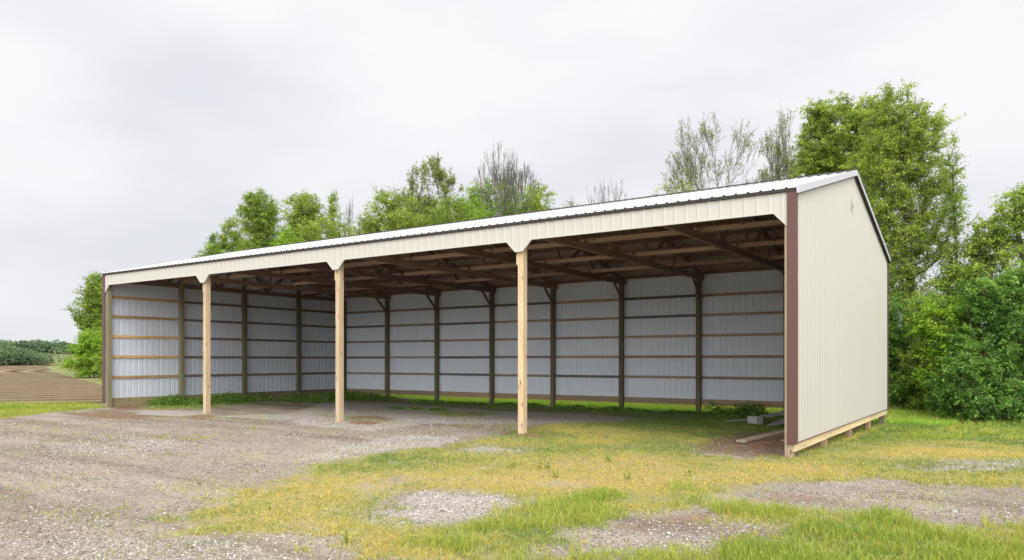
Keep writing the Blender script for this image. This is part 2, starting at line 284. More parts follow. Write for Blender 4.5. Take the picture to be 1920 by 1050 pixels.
# ------------------------------------------------------------------ the pole barn
L, WD = 19.51, 9.735
SLOPE = .2518
def zroof(y):
    y = np.asarray(y, float); return 3.80 + SLOPE * (np.minimum(y, 2 * RY - y) + .09)
RY = 4.85
barn = empty('pole_barn', (0, 0, -.2), 'long open-front pole barn with cream ribbed steel walls and white metal roof', 'barn')
def rib_profile(a0, a1, pitch=.1865, phase=0.0, h=.019, minor=True):
    """breakpoints (position, height) of a ribbed steel sheet"""
    pts = [(a0, 0)]; c = a0 + phase + pitch * .5
    while c < a1 - .03:
        pts += [(c - .026, 0), (c - .012, h), (c + .012, h), (c + .026, 0)]
        if minor:
            for q in (.33, .66):
                d = c + pitch * q
                if d < a1 - .02: pts += [(d - .012, 0), (d, .004), (d + .012, 0)]
        c += pitch
    pts.append((a1, 0)); return pts
def sheet(name, prof, fn_out, bottom, top, mats, thick=.002):
    """ribbed sheet: fn_out(a, off, t) gives the 3D point; bottom/top are functions of a; outer + inner skins and rims"""
    n = len(prof); v = []; f = []; mi = []
    for off in (0, -thick):
        for a, h in prof:
            v.append(fn_out(a, h + off, bottom(a))); v.append(fn_out(a, h + off, top(a)))
    for i in range(n - 1):
        f.append((2 * i, 2 * i + 2, 2 * i + 3, 2 * i + 1)); mi.append(0)
        o = 2 * n; f.append((o + 2 * i, o + 2 * i + 1, o + 2 * i + 3, o + 2 * i + 2)); mi.append(1)
        f.append((2 * i, o + 2 * i, o + 2 * i + 2, 2 * i + 2)); mi.append(0)
        f.append((2 * i + 1, 2 * i + 3, o + 2 * i + 3, o + 2 * i + 1)); mi.append(0)
    f.append((0, 1, 2 * n + 1, 2 * n)); mi.append(0)
    k = 2 * n - 2; f.append((k, 2 * n + k, 2 * n + k + 1, k + 1)); mi.append(0)
    me = bpy.data.meshes.new(name); me.from_pydata(v, [], f); me.polygons.foreach_set('material_index', mi); me.update()
    return link(name, me, mats, barn)
# end walls (gables) and back wall
def gtop(y): return float(zroof(y)) - .012
gp = rib_profile(-.03, WD, phase=.03, h=.024, minor=False)
# make sure the ridge is a breakpoint
gp = sorted(gp + [(RY, 0.0)]) if all(abs(a - RY) > .03 for a, _ in gp) else gp
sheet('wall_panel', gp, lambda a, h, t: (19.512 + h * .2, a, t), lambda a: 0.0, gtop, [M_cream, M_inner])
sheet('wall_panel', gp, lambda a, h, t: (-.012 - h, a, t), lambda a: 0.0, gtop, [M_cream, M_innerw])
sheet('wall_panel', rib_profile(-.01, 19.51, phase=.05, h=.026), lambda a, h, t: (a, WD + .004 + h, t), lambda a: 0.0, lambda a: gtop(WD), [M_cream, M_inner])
# header with its drops over the posts
PX = [0.04, 4.88, 9.785, 14.628, 19.47]
def hbot(a):
    z = 3.452
    for p in PX:
        d = abs(a - p); z = min(z, 3.252 + max(0, d - .085) * (.2 / .19))
    return z
hp = rib_profile(-.0, 19.51, phase=.02, minor=False)
ex = []
for p in PX:
    for d in (-.275, -.085, .085, .275):
        if 0 < p + d < 19.5: ex.append(p + d)
xs = sorted(set([a for a, _ in hp] + ex)); ha = np.array(hp); hz = np.interp(xs, ha[:, 0], ha[:, 1])
hprof = list(zip(xs, hz))
sheet('header_panel', hprof, lambda a, h, t: (a, -.046 - h * .4, t), hbot, lambda a: 3.752, [M_cream, M_inner])
b = MB()      # thin trim following the lower edge of the header
pts = [(0.06, hbot(.06))] + [(x, hbot(x)) for x in sorted(ex)] + [(19.40, hbot(19.40))]
for (xa, za), (xb, zb) in zip(pts, pts[1:]):
    b.add([(xa, -.067, za - .006), (xb, -.067, zb - .006), (xb, -.067, zb + .012), (xa, -.067, za + .012),
           (xa, -.03, za - .006), (xb, -.03, zb - .006), (xb, -.03, zb + .012), (xa, -.03, za + .012)],
          [(0, 1, 2, 3), (7, 6, 5, 4), (0, 4, 5, 1), (3, 2, 6, 7), (0, 3, 7, 4), (1, 5, 6, 2)])
b.build('header_trim', M_cream, barn)
for k in range(4):     # header beams behind the panel, bay by bay
    xa, xb = PX[k], PX[k + 1]
    MB().box(xa + .003, xb - .003, -.042, -.004, 3.462, 3.70).build('header_beam', W_pur, barn)
# roof
def rp(a, h, y):  # h measured off the slope
    s = 1 if y <= RY else -1
    return (a, y - s * h * .245, float(zroof(y)) + h * .97)
rprof = rib_profile(-.07, 19.575, phase=-.03)
o_ = sheet('roof_panel', rprof, rp, lambda a: -.09, lambda a: RY - .004, [M_roof, M_under])
o_ = sheet('roof_panel', rprof, lambda a, h, y: rp(a, h, y), lambda a: RY + .004, lambda a: 2 * RY + .09, [M_roof, M_under])
# eave closure strip: dark, follows the ribs
n = len(rprof); v = []; f = []
for a, h in rprof:
    v += [(a, -.083, 3.754), (a, -.083, 3.80 + h - .001)]
for a, h in rprof: v += [(a, -.071, 3.754), (a, -.071, 3.80 + h - .001)]
for i in range(n - 1):
    f += [(2 * i, 2 * i + 2, 2 * i + 3, 2 * i + 1), (2 * n + 2 * i, 2 * n + 2 * i + 1, 2 * n + 2 * i + 3, 2 * n + 2 * i + 2), (2 * i, 2 * n + 2 * i, 2 * n + 2 * i + 2, 2 * i + 2)]
me = bpy.data.meshes.new('eave_trim'); me.from_pydata(v, [], f); me.update(); link('eave_trim', me, M_dark, barn)
# ridge cap with dark closures under it
b = MB()
for s in (-1, 1):
    ya, za = RY + s * .16, float(zroof(RY - .16)) + .026; yb, zb = RY, float(zroof(RY)) + .03
    b.add([(-.075, ya, za), (19.58, ya, za), (19.58, yb, zb), (-.075, yb, zb), (-.075, ya, za - .004), (19.58, ya, za - .004), (19.58, yb, zb - .004), (-.075, yb, zb - .004)],
          [(0, 1, 2, 3), (7, 6, 5, 4), (0, 4, 5, 1), (1, 5, 6, 2), (3, 2, 6, 7), (0, 3, 7, 4)])
    b.box(-.06, 19.56, ya - s * .012 - .004, ya - s * .012 + .004, za - .03, za - .004, 1)
b.box(-.07, 19.572, RY - .022, RY + .022, float(zroof(RY)) + .0262, float(zroof(RY)) + .045, 1)
b.build('ridge_cap', [M_ridge, M_dark], barn)
# rake trim on both gables, front and rear slope
for xg, s in ((19.537, 1), (-.037, -1)):
    for y0, y1, sg in ((-.09, RY, 1), (2 * RY + .09, RY, -1)):
        z0 = float(zroof(-.09)); z1 = float(zroof(RY)); xa, xb = xg, xg + s * .042
        b = MB()
        b.add([(x, y, z + d) for x in (xa, xb) for y, z in ((y0, z0), (y1, z1)) for d in (-.085, .024)],
              [(0, 1, 3, 2), (4, 6, 7, 5), (0, 4, 5, 1), (2, 3, 7, 6), (0, 2, 6, 4), (1, 5, 7, 3)])
        b.add([(x, y, z + d) for x in (xa - s * .004, xb + s * .006) for y, z in ((y0, z0), (y1, z1)) for d in (-.098, -.086)],
              [(0, 1, 3, 2), (4, 6, 7, 5), (0, 4, 5, 1), (2, 3, 7, 6), (0, 2, 6, 4), (1, 5, 7, 3)], 1)  # dark lip below the trim draws its shadow gap
        b.build('rake_trim', [M_rake, M_dark], barn)
# corner trims (brown)
def corner(xc, yc, sx, sy, fw_, top):
    b = MB()
    b.box(*sorted((xc, xc - sx * fw_)), *sorted((yc, yc - sy * .008)), -.012, top)
    b.box(*sorted((xc + sx * .001, xc - sx * .007)), *sorted((yc - sy * .0081, yc - sy * .075)), -.012, top)
    b.box(*sorted((xc + sx * .006, xc - sx * (fw_ + .006))), *sorted((yc + sy * .006, yc - sy * .02)), -.024, -.0122)
    return b.build('corner_trim', M_brown, barn)
corner(19.536, -.072, 1, -1, .14, 3.767); corner(-.042, -.072, -1, -1, .12, 3.767)
corner(19.536, WD + .03, 1, 1, .12, 3.76); corner(-.042, WD + .03, -1, 1, .12, 3.76)
# base trim line below the metal
MB().box(19.511, 19.54, .02, WD, -.008, -.001).build('base_trim', M_brown, barn)
MB().box(-.04, -.011, .02, WD, -.008, -.001).build('base_trim', M_brown, barn)
MB().box(.02, 19.49, WD, WD + .03, -.008, -.001).build('base_trim', M_brown, barn)
# posts
def post(x0, x1, y0, y1, top, m, plies=0):
    zb = float(ground_z((x0 + x1) / 2, (y0 + y1) / 2)) - .25
    b = MB()
    if plies:
        wv = (x1 - x0) / plies
        for i in range(plies): b.box(x0 + i * wv + .0008, x0 + (i + 1) * wv - .0008, y0 + .002 * (i % 2), y1 - .002 * (i % 2), zb, top)
    else: b.box(x0, x1, y0, y1, zb, top)
    return b.build('post', m, barn, bevel=.003)
for k in (1, 2, 3):
    p = post(PX[k] - .06, PX[k] + .06, -.002, .14, 3.60, W_post, 3)
    MB().box(PX[k] - .102, PX[k] - .0615, .01, .12, 3.02, 3.42).build('post_block', W_post, p, bevel=.004)
post(19.353, 19.468, -.040, .10, 3.60, W_post, 3)
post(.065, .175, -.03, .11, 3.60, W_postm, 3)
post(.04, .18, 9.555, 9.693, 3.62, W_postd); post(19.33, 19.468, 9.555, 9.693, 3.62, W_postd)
BX = [k * L / 8 for k in range(9)]
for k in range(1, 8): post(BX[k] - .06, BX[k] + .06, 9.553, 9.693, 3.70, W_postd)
GY_ = [WD / 4 * k for k in range(5)]
for k in (1, 2, 3):
    for xa, xb in ((.043, .183), (19.37, 19.468)):
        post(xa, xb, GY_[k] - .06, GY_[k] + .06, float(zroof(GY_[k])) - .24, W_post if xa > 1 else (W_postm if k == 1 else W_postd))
# girts: five rows in every bay, each board a part
rg = random.Random(3)
GZ = [.72, 1.335, 1.945, 2.545, 3.12]
for z in GZ:
    for k in range(8):
        if k == 0: xa, xb = .04, BX[1] - .002
        elif k == 7: xa, xb = BX[7] + .002, 19.468
        else: xa, xb = BX[k] + .002, BX[k + 1] - .002
        zz = z + rg.uniform(-.006, .006)
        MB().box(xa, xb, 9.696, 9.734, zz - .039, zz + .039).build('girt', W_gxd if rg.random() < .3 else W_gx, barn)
    for k in range(4):
        ya, yb = GY_[k] + .002 + (.06 if k == 0 else 0), GY_[k + 1] - .002 - (.05 if k == 3 else 0)
        zz = z + rg.uniform(-.005, .005)
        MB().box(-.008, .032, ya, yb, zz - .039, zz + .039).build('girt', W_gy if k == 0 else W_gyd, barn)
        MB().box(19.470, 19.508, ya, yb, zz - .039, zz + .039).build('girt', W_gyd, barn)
# skirt boards at the foot of each wall
for k in range(4):
    MB().box(BX[2 * k] + .003 + (.04 if k == 0 else 0), BX[2 * k + 2] - .003 - (.04 if k == 3 else 0), 9.695, 9.733, -.075, .098).build('skirt_board', W_sx, barn)
for ya, yb in ((.06, 3.3), (3.306, 6.9), (6.906, 9.69)):
    MB().box(19.471, 19.509, ya - (.095 if ya < .1 else 0), yb, -.135, .098).build('skirt_board', W_sy, barn)
for ya, yb in ((.06, 4.86), (4.866, 9.69)):
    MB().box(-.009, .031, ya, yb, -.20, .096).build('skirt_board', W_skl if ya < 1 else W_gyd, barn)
# trusses
def truss(x, gable=False):
    b = MB(); hw = .019 if gable else .038
    y0, y1 = -.0, WD - .045
    b.box(x - hw, x + hw, y0, y1, 3.56, 3.70)
    def tz(y): return float(zroof(y)) - .10
    for ya, yb in ((y0, RY), (y1, RY)):
        b.add([(xx, y, tz(y) + d) for xx in (x - hw + .002, x + hw - .002) for y in (ya, yb) for d in (-.14, 0)],
              [(0, 1, 3, 2), (4, 6, 7, 5), (0, 4, 5, 1), (2, 3, 7, 6), (0, 2, 6, 4), (1, 5, 7, 3)])
    n_ = 5; lo = [WD * k / n_ for k in range(1, n_)]; up = [WD * (k + .5) / n_ for k in range(n_)]
    seq = []
    for k in range(n_):
        if k > 0: seq.append((lo[k - 1], up[k]))
        if k < n_ - 1: seq.append((lo[k], up[k]))
    for ly, uy in seq:
        b.bar((x, ly, 3.68), (x, uy, tz(uy) - .07), .036, .085, up=(0, 1, 0))
    b.build('truss', W_truss, barn)
for k in range(9):
    x = .06 if k == 0 else (19.45 if k == 8 else BX[k] + (.10 if k % 2 == 0 or 1 else 0))
    truss(x, k in (0, 8))
# purlins on edge under the roof steel, one board per row and slope, and braces over the bottom chords
for i in range(8):
    y = .02 + i * .64
    for yy in (y, 2 * RY - y):
        z = float(zroof(yy)) - .006
        MB().box(-.008, 19.508, yy - .019, yy + .019, z - .095, z - .01).build('purlin', W_pur, barn)
for y in (2.43, 4.88, 7.32):
    for k in range(8):
        MB().box(BX[k] + .142 if k else .082, BX[k + 1] + .058 if k < 7 else 19.428, y - .019, y + .019, 3.705, 3.795).build('lateral_brace', W_brace, barn)
for k in range(1, 8):
    x = BX[k] + .08
    MB().bar((x, 9.545, 3.02), (x, 8.93, 3.58), .036, .08, up=(0, 1, 0)).build('knee_brace', W_postd, barn)
for y in (GY_[1], GY_[2], GY_[3]):
    MB().bar((19.32, y, 3.02), (18.85, y, 3.62), .036, .08, up=(1, 0, 0)).build('knee_brace', W_postd, barn)
# faint round mark high on the end wall
b = MB()
M_mark, t_, b_ = mat('faded grey print'); b_.inputs['Base Color'].default_value = (.30, .29, .25, 1); b_.inputs['Roughness'].default_value = .7
cy_, cz_ = 4.62, 4.30
for pts_ in ([(-.10, .12), (-.03, .16)], [(-.115, .07), (-.105, .0)], [(-.105, .0), (-.03, -.005)], [(.02, .0), (.03, -.03)], [(-.12, -.05), (-.08, -.12)], [(-.04, -.17), (.03, -.13)], [(.02, -.02), (.035, .03)]):
    (a0, h0), (a1, h1) = pts_
    b.bar((19.5345, cy_ + a0, cz_ + h0), (19.5345, cy_ + a1, cz_ + h1), .004, .016, up=(1, 0, 0))
b.build('faded_emblem', M_mark, barn)
# ------------------------------------------------------------------ ground: one sheet out to the horizon
def axis_pts(a, b, st, far, g=1.13):
    mid = list(np.arange(a, b + 1e-6, st)); lo = []; d = st; x = a
    while x > -far: d *= g; x -= d; lo.append(x)
    hi = []; d = st; x = mid[-1]
    while x < far: d *= g; x += d; hi.append(x)
    return np.array(lo[::-1] + mid + hi)
ax_ = axis_pts(-5, 30, .1, 900); ay_ = axis_pts(-11, 14, .1, 900)
AX, AY = np.meshgrid(ax_, ay_, indexing='ij'); nx, ny = AX.shape
AZ = ground_z(AX, AY)
near = ((AX > X0 + .2) & (AX < X1 - .3) & (AY > Y0 + .2) & (AY < Y1 - .3))
def masked(k, outv): return np.where(near, samp(k, AX, AY), outv)
out_grass = np.where((AX < 0) & (AY < 3) | (AY < -15), 0.0, 1.0)
out_grass = np.where((AX < -5.5) & (AY > -3 - .0 * AX), 1.0, out_grass)
g_ = masked('grass', out_grass); gr_ = masked('gravel', 0.0); di_ = masked('dirt', 0.0); ye_ = masked('yellow', 0.0); ta_ = masked('tall', .4)
V = np.stack([AX.ravel(), AY.ravel(), AZ.ravel()], 1)
I = (np.arange(nx - 1)[:, None] * ny + np.arange(ny - 1)[None, :]).ravel()
Fc = np.stack([I, I + ny, I + ny + 1, I + 1], 1)
me = npmesh('ground', V, Fc, {'grass': g_.ravel(), 'gravel': gr_.ravel(), 'dirt': di_.ravel(), 'yellow': ye_.ravel(), 'tall': ta_.ravel()}, smooth=True)
M_ground, t, b = mat('ground')
P_ = N(t, 'ShaderNodeTexCoord').outputs['Object']
n1 = noise(t, 1.1, 6, P_, .6); n2 = noise(t, 9, 5, P_, .65); n3 = noise(t, 60, 3, P_, .7)
vo = N(t, 'ShaderNodeTexVoronoi'); vo.inputs['Scale'].default_value = 42; t.links.new(P_, vo.inputs['Vector'])
vo2 = N(t, 'ShaderNodeTexVoronoi'); vo2.inputs['Scale'].default_value = 95; t.links.new(P_, vo2.inputs['Vector'])
sepc = N(t, 'ShaderNodeSeparateColor'); t.links.new(vo.outputs['Color'], sepc.inputs[0])
sepd = N(t, 'ShaderNodeSeparateColor'); t.links.new(vo2.outputs['Color'], sepd.inputs[0])
# compacted gravelly earth
earth = ramp(t, n1, [(.3, (.235, .19, .155)), (.5, (.32, .27, .225)), (.7, (.40, .355, .31))])
earth = mix(t, mth(t, 'MULTIPLY', n2, .5), earth, (.22, .175, .14))
rotm = N(t, 'ShaderNodeMapping'); rotm.inputs['Rotation'].default_value = (0, 0, R(-26)); rotm.inputs['Scale'].default_value = (.16, 1.15, 1); t.links.new(P_, rotm.inputs[0])
stn = N(t, 'ShaderNodeTexNoise'); stn.inputs['Scale'].default_value = 1; stn.inputs['Detail'].default_value = 5; stn.inputs['Roughness'].default_value = .65; t.links.new(rotm.outputs[0], stn.inputs['Vector'])
streak = ramp(t, stn.outputs[0], [(.40, (.62, .56, .50)), (.5, (1, 1, 1)), (.62, (1.18, 1.17, 1.15))])
moss = ramp(t, noise(t, .55, 5, P_, .65), [(.52, (0, 0, 0)), (.68, (1, 1, 1))])
peb = ramp(t, sepc.outputs[0], [(0, (.11, .09, .075)), (.35, (.25, .215, .185)), (.7, (.38, .34, .30)), (1, (.56, .53, .50))])
pebd = ramp(t, sepd.outputs[1], [(0, (.09, .075, .06)), (.5, (.29, .25, .215)), (1, (.52, .48, .44))])
pebf = ramp(t, noise(t, 5, 4, P_, .7), [(.38, (0, 0, 0)), (.6, (1, 1, 1))])
base = mix(t, mth(t, 'MULTIPLY', pebf, .55), earth, mix(t, .5, peb, pebd))
base = mix(t, mth(t, 'MULTIPLY', moss, .38), base, (.27, .27, .12)); base = mix(t, .8, base, streak, 'MULTIPLY')
# clean light gravel
lg = mix(t, .5, peb, (.66, .64, .625)); lg = mix(t, .4, lg, pebd)
fr = attr(t, 'gravel'); fac = ramp(t, mth(t, 'ADD', fr, mth(t, 'MULTIPLY', mth(t, 'SUBTRACT', n2, .5), .9)), [(.38, (0, 0, 0)), (.62, (1, 1, 1))])
base = mix(t, mth(t, 'MULTIPLY', fac, .85), base, lg)
# bare reddish soil
ds = ramp(t, n2, [(.3, (.14, .085, .05)), (.7, (.31, .20, .13))])
fd = ramp(t, mth(t, 'ADD', attr(t, 'dirt'), mth(t, 'MULTIPLY', mth(t, 'SUBTRACT', n2, .5), .8)), [(.35, (0, 0, 0)), (.7, (1, 1, 1))])
base = mix(t, mth(t, 'MULTIPLY', fd, .85), base, ds)
# thin turf
gg = ramp(t, noise(t, 24, 5, P_, .75), [(.28, (.09, .10, .03)), (.5, (.24, .25, .08)), (.72, (.42, .40, .17))])
gy2 = ramp(t, noise(t, 24, 5, P_, .75), [(.28, (.16, .12, .045)), (.5, (.38, .30, .11)), (.75, (.58, .48, .22))])
turf = mix(t, attr(t, 'yellow'), gg, gy2)
tg = ramp(t, noise(t, 16, 5, P_, .75), [(.3, (.07, .13, .02)), (.7, (.22, .33, .05))])
turf = mix(t, mth(t, 'MULTIPLY', attr(t, 'tall'), .8), turf, tg)
fg = ramp(t, mth(t, 'ADD', attr(t, 'grass'), mth(t, 'ADD', mth(t, 'MULTIPLY', mth(t, 'SUBTRACT', n2, .5), 1.7), mth(t, 'MULTIPLY', mth(t, 'SUBTRACT', n3, .5), .5))), [(.4, (0, 0, 0)), (.85, (1, 1, 1))])
base = mix(t, mth(t, 'MULTIPLY', fg, .8), base, turf)
t.links.new(base, b.inputs['Base Color']); b.inputs['Roughness'].default_value = .95; b.inputs['Specular IOR Level'].default_value = .1
hh = mth(t, 'ADD', mth(t, 'MULTIPLY', n2, 1.0), mth(t, 'ADD', mth(t, 'MULTIPLY', vo.outputs['Distance'], -.5), mth(t, 'MULTIPLY', n3, .5)))
bump(t, b, hh, .7, .03)
ground = link('ground', me, M_ground); tag(ground, kind='structure')

# ploughed field, laid just over the ground sheet
Lp = [(-7.6, -5.0), (-11.2, -6.), (-40, 0), (-90, 10), (-150, 19), (-186.5, 25.2)]
Rp_ = [(-1.0, 2.0), (-11.7, 7.1), (-38.2, 18.0), (-60, 26), (-69.8, 31.6), (-131.4, 60)]
tt = np.linspace(0, 1, 220) ** 1.7; nu = 90
s_ = np.linspace(0, 1, 6)
Lx = np.interp(tt, s_ ** 1.7, [p[0] for p in Lp]); Ly = np.interp(tt, s_ ** 1.7, [p[1] for p in Lp])
Rx = np.interp(tt, s_ ** 1.7, [p[0] for p in Rp_]); Ry = np.interp(tt, s_ ** 1.7, [p[1] for p in Rp_])
uu = np.linspace(0, 1, nu)
FX = Lx[:, None] * (1 - uu) + Rx[:, None] * uu; FY = Ly[:, None] * (1 - uu) + Ry[:, None] * uu
FX = FX - .55 * (fbm(FY * .8, FX * .3) - .5) * 2
d_ = np.hypot(FX + 47.6, FY - 27.2); furrow = .045 * np.sin(d_ * 2 * math.pi / .95)
FZ = ground_z(FX, FY) + .05 + 0 * furrow
FZ[0, :] -= .1; FZ[:, 0] -= .0; FZ[:, -1] -= .1
V = np.stack([FX.ravel(), FY.ravel(), FZ.ravel()], 1)
I = (np.arange(219)[:, None] * nu + np.arange(nu - 1)[None, :]).ravel()
me = npmesh('ploughed_field', V, np.stack([I, I + nu, I + nu + 1, I + 1], 1), smooth=True)
M_field, t, b = mat('ploughed soil'); P_ = N(t, 'ShaderNodeTexCoord').outputs['Object']
n1 = noise(t, .12, 4, P_); n2 = noise(t, 4, 5, P_, .7)
cen = N(t, 'ShaderNodeVectorMath', operation='DISTANCE'); sx = N(t, 'ShaderNodeSeparateXYZ'); t.links.new(P_, sx.inputs[0])
cb = N(t, 'ShaderNodeCombineXYZ'); t.links.new(sx.outputs[0], cb.inputs[0]); t.links.new(sx.outputs[1], cb.inputs[1])
t.links.new(cb.outputs[0], cen.inputs[0]); cen.inputs[1].default_value = (-47.6, 27.2, 0)
dd = mth(t, 'ADD', cen.outputs['Value'], mth(t, 'MULTIPLY', n2, .22))
sn0 = mth(t, 'MULTIPLY', mth(t, 'ADD', mth(t, 'SINE', mth(t, 'MULTIPLY', dd, 2 * math.pi / 1.9)), 1.0), .5)
sn = mth(t, 'ADD', mth(t, 'MULTIPLY', sn0, .72), mth(t, 'MULTIPLY', noise(t, .9, 6, P_, .75), .28))
c = ramp(t, sn, [(.15, (.10, .07, .042)), (.5, (.165, .128, .08)), (.9, (.31, .265, .175))])
c = mix(t, ramp(t, n1, [(.42, (0, 0, 0)), (.62, (1, 1, 1))]), c, mix(t, .35, c, (.22, .115, .06)))
c = mix(t, mth(t, 'MULTIPLY', n2, .35), c, (.16, .12, .07))
t.links.new(c, b.inputs['Base Color']); b.inputs['Roughness'].default_value = 1; b.inputs['Specular IOR Level'].default_value = .05
bump(t, b, n2, .8, .05)
tag(link('ploughed_field', me, M_field), kind='structure')

# ------------------------------------------------------------------ grass, stones (stuff nobody could count)
rs = np.random.RandomState(11)
fwv = np.array([math.sin(YAW), math.cos(YAW)]); rtv = np.array([math.cos(YAW), -math.sin(YAW)])
def scatter(n, dmin, dmax, power=1.0):
    """random spots over the yard, denser towards the open side where one stands"""
    d = dmin + (dmax - dmin) * rs.rand(n) ** power
    l = (rs.rand(n) * 2 - 1) * (.78 * d + .6)
    x = CAM[0] + fwv[0] * d + rtv[0] * l; y = CAM[1] + fwv[1] * d + rtv[1] * l
    return x, y, d
def blades(name, x, y, h, wd, lean, tint, m, segs=2, flat=0.0):
    n = len(x); z = ground_z(x, y) - .004; a = rs.rand(n) * 2 * np.pi; la = rs.rand(n) * 2 * np.pi
    dx, dy = np.cos(a) * wd / 2, np.sin(a) * wd / 2
    ox, oy = np.cos(la) * lean * h, np.sin(la) * lean * h; up = h * np.sqrt(np.clip(1 - lean ** 2, .02, 1))
    P0 = np.stack([x - dx, y - dy, z], 1); P1 = np.stack([x + dx, y + dy, z], 1)
    if segs == 1:
        P2 = np.stack([x + ox, y + oy, z + up], 1)
        V = np.stack([P0, P1, P2], 1).reshape(-1, 3); Fc = np.arange(3 * n).reshape(-1, 3); k = 3
    else:
        mx, my, mz = x + ox * .32, y + oy * .32, z + up * .62
        M0 = np.stack([mx - dx * .8, my - dy * .8, mz], 1); M1 = np.stack([mx + dx * .8, my + dy * .8, mz], 1)
        P2 = np.stack([x + ox, y + oy, z + up * .97], 1)
        V = np.stack([P0, P1, M0, M1, P2], 1).reshape(-1, 3); o = np.arange(n)[:, None] * 5; k = 5
        Fc = np.concatenate([o + [0, 1, 3], o + [0, 3, 2], o + [2, 3, 4]], 0)
    me = npmesh(name, V, Fc, {'tint': np.repeat(tint, k)})
    return tag(link(name, me, m), kind='stuff')
M_gs = leafmat('short turf', [(0, (.60, .45, .14)), (.25, (.57, .48, .13)), (.5, (.42, .42, .11)), (.75, (.27, .34, .07)), (1, (.13, .23, .045))], .2, .85)
M_gt = leafmat('tall green grass', [(0, (.55, .50, .16)), (.3, (.42, .46, .09)), (.7, (.26, .36, .06)), (1, (.11, .22, .035))], .3, .6)
M_dry = leafmat('dry straw', [(0, (.40, .33, .22)), (.5, (.54, .46, .33)), (1, (.24, .18, .11))], .1)
x, y, d = scatter(1150000, 4.6, 25, 1.35)
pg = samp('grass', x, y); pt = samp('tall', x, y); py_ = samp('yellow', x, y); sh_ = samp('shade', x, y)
pn = .6 * fbm(x * 3.1, y * 3.1, 4) + .4 * fbm(x * 11, y * 11, 2)
keep = (rs.rand(len(x)) < .9 * sstep(.38, 1.15, pg + (pn - .5) * 2.3) * (pg > .03) + .10 * sstep(.5, .68, fbm(x * 1.3 + 60, y * 1.3, 5)))
keep &= ~((x > -.03) & (x < 19.52) & (y > 9.68) & (y < 9.76))
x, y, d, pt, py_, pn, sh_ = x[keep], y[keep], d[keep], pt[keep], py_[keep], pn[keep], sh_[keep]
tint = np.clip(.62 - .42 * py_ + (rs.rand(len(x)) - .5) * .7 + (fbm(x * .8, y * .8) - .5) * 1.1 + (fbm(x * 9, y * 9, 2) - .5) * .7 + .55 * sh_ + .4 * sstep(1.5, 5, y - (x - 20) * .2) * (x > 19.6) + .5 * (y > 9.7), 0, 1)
h = (.012 + .028 * rs.rand(len(x))) * (.7 + .8 * pn) * (1 + .4 * (1 - py_))
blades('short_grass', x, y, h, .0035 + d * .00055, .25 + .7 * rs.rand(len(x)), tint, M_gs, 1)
x, y, d = scatter(900000, 4.6, 30, 1.25)
pt = samp('tall', x, y); pn = fbm(x * 2.3 + 7, y * 2.3, 4)
keep = (rs.rand(len(x)) < .8 * sstep(.45, 1.2, pt + (pn - .5) * 2.4 + (fbm(x * 8, y * 8, 2) - .5) * .8)) & (pt > .1) & ~((x > -.06) & (x < 19.55) & (y > 9.66) & (y < 9.78)) & ~((x > 19.42) & (x < 19.55) & (y > 0) & (y < 9.8))
x, y, d, pn = x[keep], y[keep], d[keep], pn[keep]
hs = np.where(y > 9.4, 1.35, 1.0)
h = (.035 + .10 * rs.rand(len(x)) ** 1.6) * (.5 + 1.1 * pn) * hs
blades('tall_grass', x, y, h, .003 + d * .0005, .15 + .6 * rs.rand(len(x)), np.clip(rs.rand(len(x)) * .6 + (fbm(x, y) - .3) * .8 - .5 * (y > 9.7) * (x < 19.5), 0, 1), M_gt, 2)  # tint shifted brighter behind the barn to stand for daylight
M_lush_lit = leafmat('lush daylit spring grass', [(0, (.50, .66, .14)), (.5, (.36, .58, .09)), (1, (.20, .40, .05))], .45)  # green brightened for the strip behind the barn, daylight put in its colour
n = 70000; x = rs.uniform(-1, 21, n); y = 9.80 + 6.0 * rs.rand(n) ** 1.6
x2 = rs.uniform(-6, 2.4, 60000); y2 = rs.uniform(-11, 2.5, 60000); kk = samp('grass', x2, y2) * (x2 < 1.8) > .5 + .3 * rs.rand(60000); kk &= ~((x2 > -.3) & (y2 > -.2)); x2 = x2[kk]; y2 = y2[kk]
blades('field_edge_grass', x2, y2, .04 + .08 * rs.rand(len(x2)), .014, .1 + .6 * rs.rand(len(x2)), np.clip(.32 + .5 * rs.rand(len(x2)) + (fbm(x2, y2) - .5) * .8, 0, 1), M_gt, 2)
blades('lush_daylit_grass', x, y, .05 + .11 * rs.rand(n), .016, .1 + .6 * rs.rand(n), rs.rand(n), M_lush_lit, 2)
x, y, d = scatter(420000, 4.6, 22, 1.4)
pg = samp('grass', x, y); pr_ = samp('gravel', x, y); pn = fbm(x * 1.7 + 3, y * 1.7 + 70, 4)
keep = rs.rand(len(x)) < (.10 + .5 * sstep(.45, .7, pn)) * (1 - .75 * pg) * (1 - .6 * pr_)
x, y, d = x[keep], y[keep], d[keep]
blades('dry_grass', x, y, .02 + .045 * rs.rand(len(x)), .003 + d * .0004, .85 + .13 * rs.rand(len(x)), rs.rand(len(x)), M_dry, 1)
